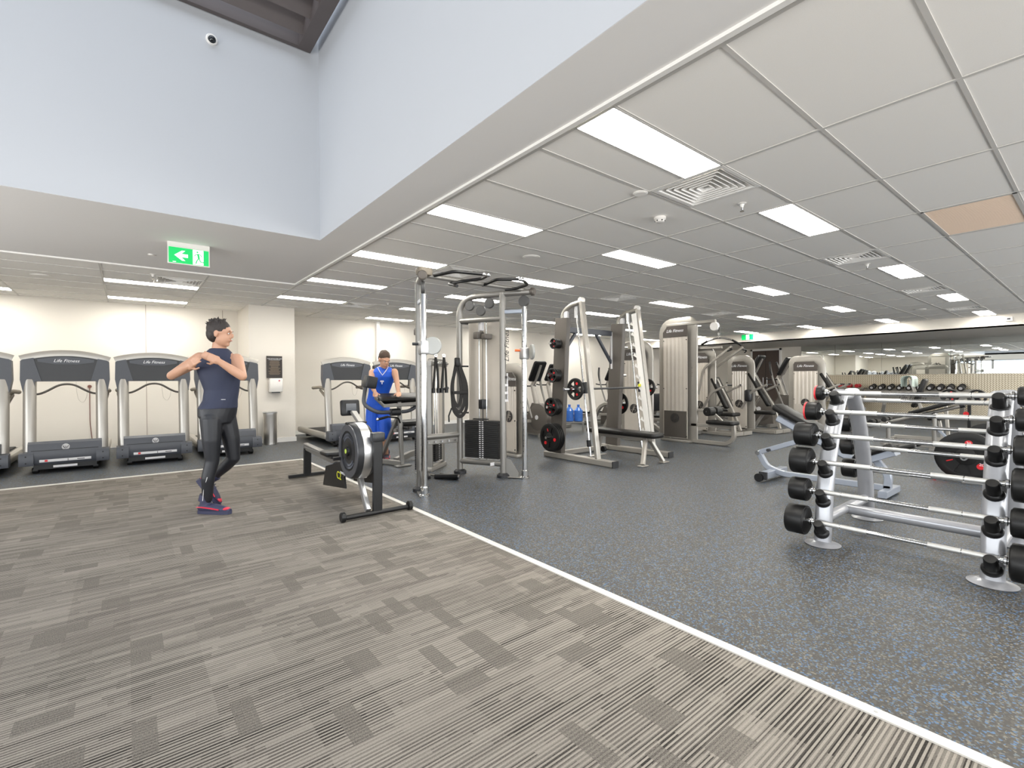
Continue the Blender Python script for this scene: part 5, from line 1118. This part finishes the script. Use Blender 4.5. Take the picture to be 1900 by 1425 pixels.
weight_plate(.13, .10, (11.58, 1.83, .93), .4, 'dark thick plate on the slanted post, nearer the towel', None); weight_plate(.13, .10, (11.58, 1.47, .92), .9, 'dark thick plate on the slanted post, further from the towel', None)
# ================================================================== ceiling fittings and signs
ex = thing('exit_sign', 'green and white running man exit sign with left arrow under the soffit', 'exit sign', (.55, 6.43, CEIL))
MB().box(-.195, .195, -.03, .03, -.045, 0).o('mount', WHITEP, ex)
MB().box(-.195, .195, -.022, .012, -.235, -.045).o('sign_case', WHITEP, ex)
MB().box(-.185, .185, -.024, -.021, -.225, -.055).o('green_face', GREENE, ex)
MB().box(.035, .135, -.026, -.023, -.222, -.058).o('white_door', WHITEE, ex)
MB().prism([(-.135, -.14), (-.065, -.085), (-.035, -.085), (-.07, -.122), (-.01, -.122), (-.01, -.158), (-.07, -.158), (-.035, -.195), (-.065, -.195)], 'y', -.026, -.023).o('arrow', WHITEE, ex)
MB().box(-.15, -.12, -.026, -.023, -.217, -.21).o('small_mark', WHITEE, ex)
r_ = MB(); r_.cyl((.078, -.028, -.082), (.078, -.025, -.082), .009, 12)
for pts, w in (([(.083, -.100), (.092, -.150)], .018), ([(.080, -.104), (.060, -.112), (.050, -.130)], .007), ([(.088, -.102), (.108, -.108), (.118, -.130)], .007), ([(.090, -.150), (.072, -.178), (.062, -.212)], .010), ([(.094, -.150), (.106, -.185), (.138, -.190)], .010)):
    r_.bar([(x, -.0265, z) for x, z in pts], .003, w, hint=(0, 0, 1) if abs(pts[0][0]-pts[-1][0]) > abs(pts[0][1]-pts[-1][1]) else (1, 0, 0), r=.0005)
r_.o('running_figure', GREENE, ex)
e2 = thing('exit_sign', 'small green exit sign mounted on the far bulkhead', 'exit sign', (XB, 7.80, 2.68), 0)
MB().box(-.05, 0, -.21, .21, -.10, .10).o('sign_case', WHITEP, e2); MB().box(-.053, -.05, -.20, .20, -.09, .09).o('green_face', GREENE, e2); MB().box(-.055, -.052, -.06, .05, -.085, .085).o('white_door', WHITEE, e2)
r_ = MB().cyl((-.057, .0, .05), (-.054, .0, .05), .012, 10); r_.bar([(-.056, 0, .035), (-.056, -.005, -.02), (-.056, .03, -.07)], .003, .014, hint=(1, 0, 0)).bar([(-.056, -.005, -.02), (-.056, -.04, -.06)], .003, .012, hint=(1, 0, 0)); r_.o('running_figure', GREENE, e2)
sd = thing('smoke_detector', 'round white smoke detector beside the nearest square diffuser', 'smoke detector', (3.94, 2.67, CEIL))
MB().lathe((0, 0, 0), (0, 0, -1), [(0, .055), (.02, .055), (.025, .048), (.045, .04), (.05, .03)], 24).o('body', WHITEP, sd)
for k in range(6): a = k*PI/3; MB().cyl((.038*math.cos(a), .038*math.sin(a), -.037), (.046*math.cos(a), .046*math.sin(a), -.033), .007, 8).o('vent_slot', BLACK, sd)
def sprinkler(x, y, lb):
    t = thing('sprinkler', lb, 'sprinkler', (x, y, CEIL))
    MB().lathe((0, 0, 0), (0, 0, -1), [(0, .035), (.004, .036), (.008, .02), (.03, .012), (.04, .01)], 20).o('rose', WHITEP, t)
    for s_ in (-1, 1): MB().tube([(s_*.010, 0, -.03), (s_*.014, 0, -.05), (0, 0, -.066)], .0025, 6).o('yoke', CHROME, t)
    MB().cyl((0, 0, -.066), (0, 0, -.069), .018, 14).o('deflector', CHROME, t)
sprinkler(4.20, 2.02, 'white ceiling sprinkler just right of the nearest square diffuser'); sprinkler(4.02, 8.92, 'ceiling sprinkler far off, left of the chrome column'); sprinkler(7.75, 2.05, 'ceiling sprinkler beside the second near row diffuser'); sprinkler(.30, 8.5, 'ceiling sprinkler over the treadmills, beside the diffuser')
def disc(x, y, r, nm, lb, cat, z=CEIL):
    t = thing(nm, lb, cat, (x, y, z)); MB().lathe((0, 0, 0), (0, 0, -1), [(0, r), (.006, r), (.010, r*.92), (.010, r*.85)], 24).o('bezel', WHITEP, t); MB().cyl((0, 0, -.012), (0, 0, -.006), r*.82, 24).o('grille', TILE, t)
disc(3.94, 4.52, .11, 'ceiling_speaker', 'round white ceiling speaker left of the smoke detector row', 'speaker'); disc(13.86, 2.68, .11, 'ceiling_speaker', 'round white ceiling speaker far off near the bulkhead', 'speaker'); disc(-.95, 9.55, .11, 'ceiling_speaker', 'round white ceiling speaker in the far left ceiling bay', 'speaker')
disc(.24, 7.21, .035, 'soffit_sensor', 'tiny round downlight sensor left of the exit sign', 'sensor'); disc(3.30, 2.42, .06, 'inspection_cap', 'small round cap left of the nearest square diffuser', 'cap')
cd = thing('security_camera', 'small white dome camera high on the void wall', 'camera', (.66, YV, 4.52))
MB().lathe((0, 0, 0), (0, -1, 0), [(0, .05), (.02, .05), (.03, .042)], 20).o('housing', WHITEP, cd); MB().ell((0, -.03, -.01), .034, .034, .034, 14, 8).o('dome', SCREEN, cd)
bxk = thing('wall_sensor', 'small white box sensor at the right end of the bulkhead', 'sensor', (XB, 1.55, 2.67)); MB().pad((-.03, 0, 0), (.05, .13, .11), .01, .008).o('case', WHITEP, bxk); MB().box(-.058, -.054, -.03, .03, -.02, .02).o('sensor_window', PLAST, bxk)
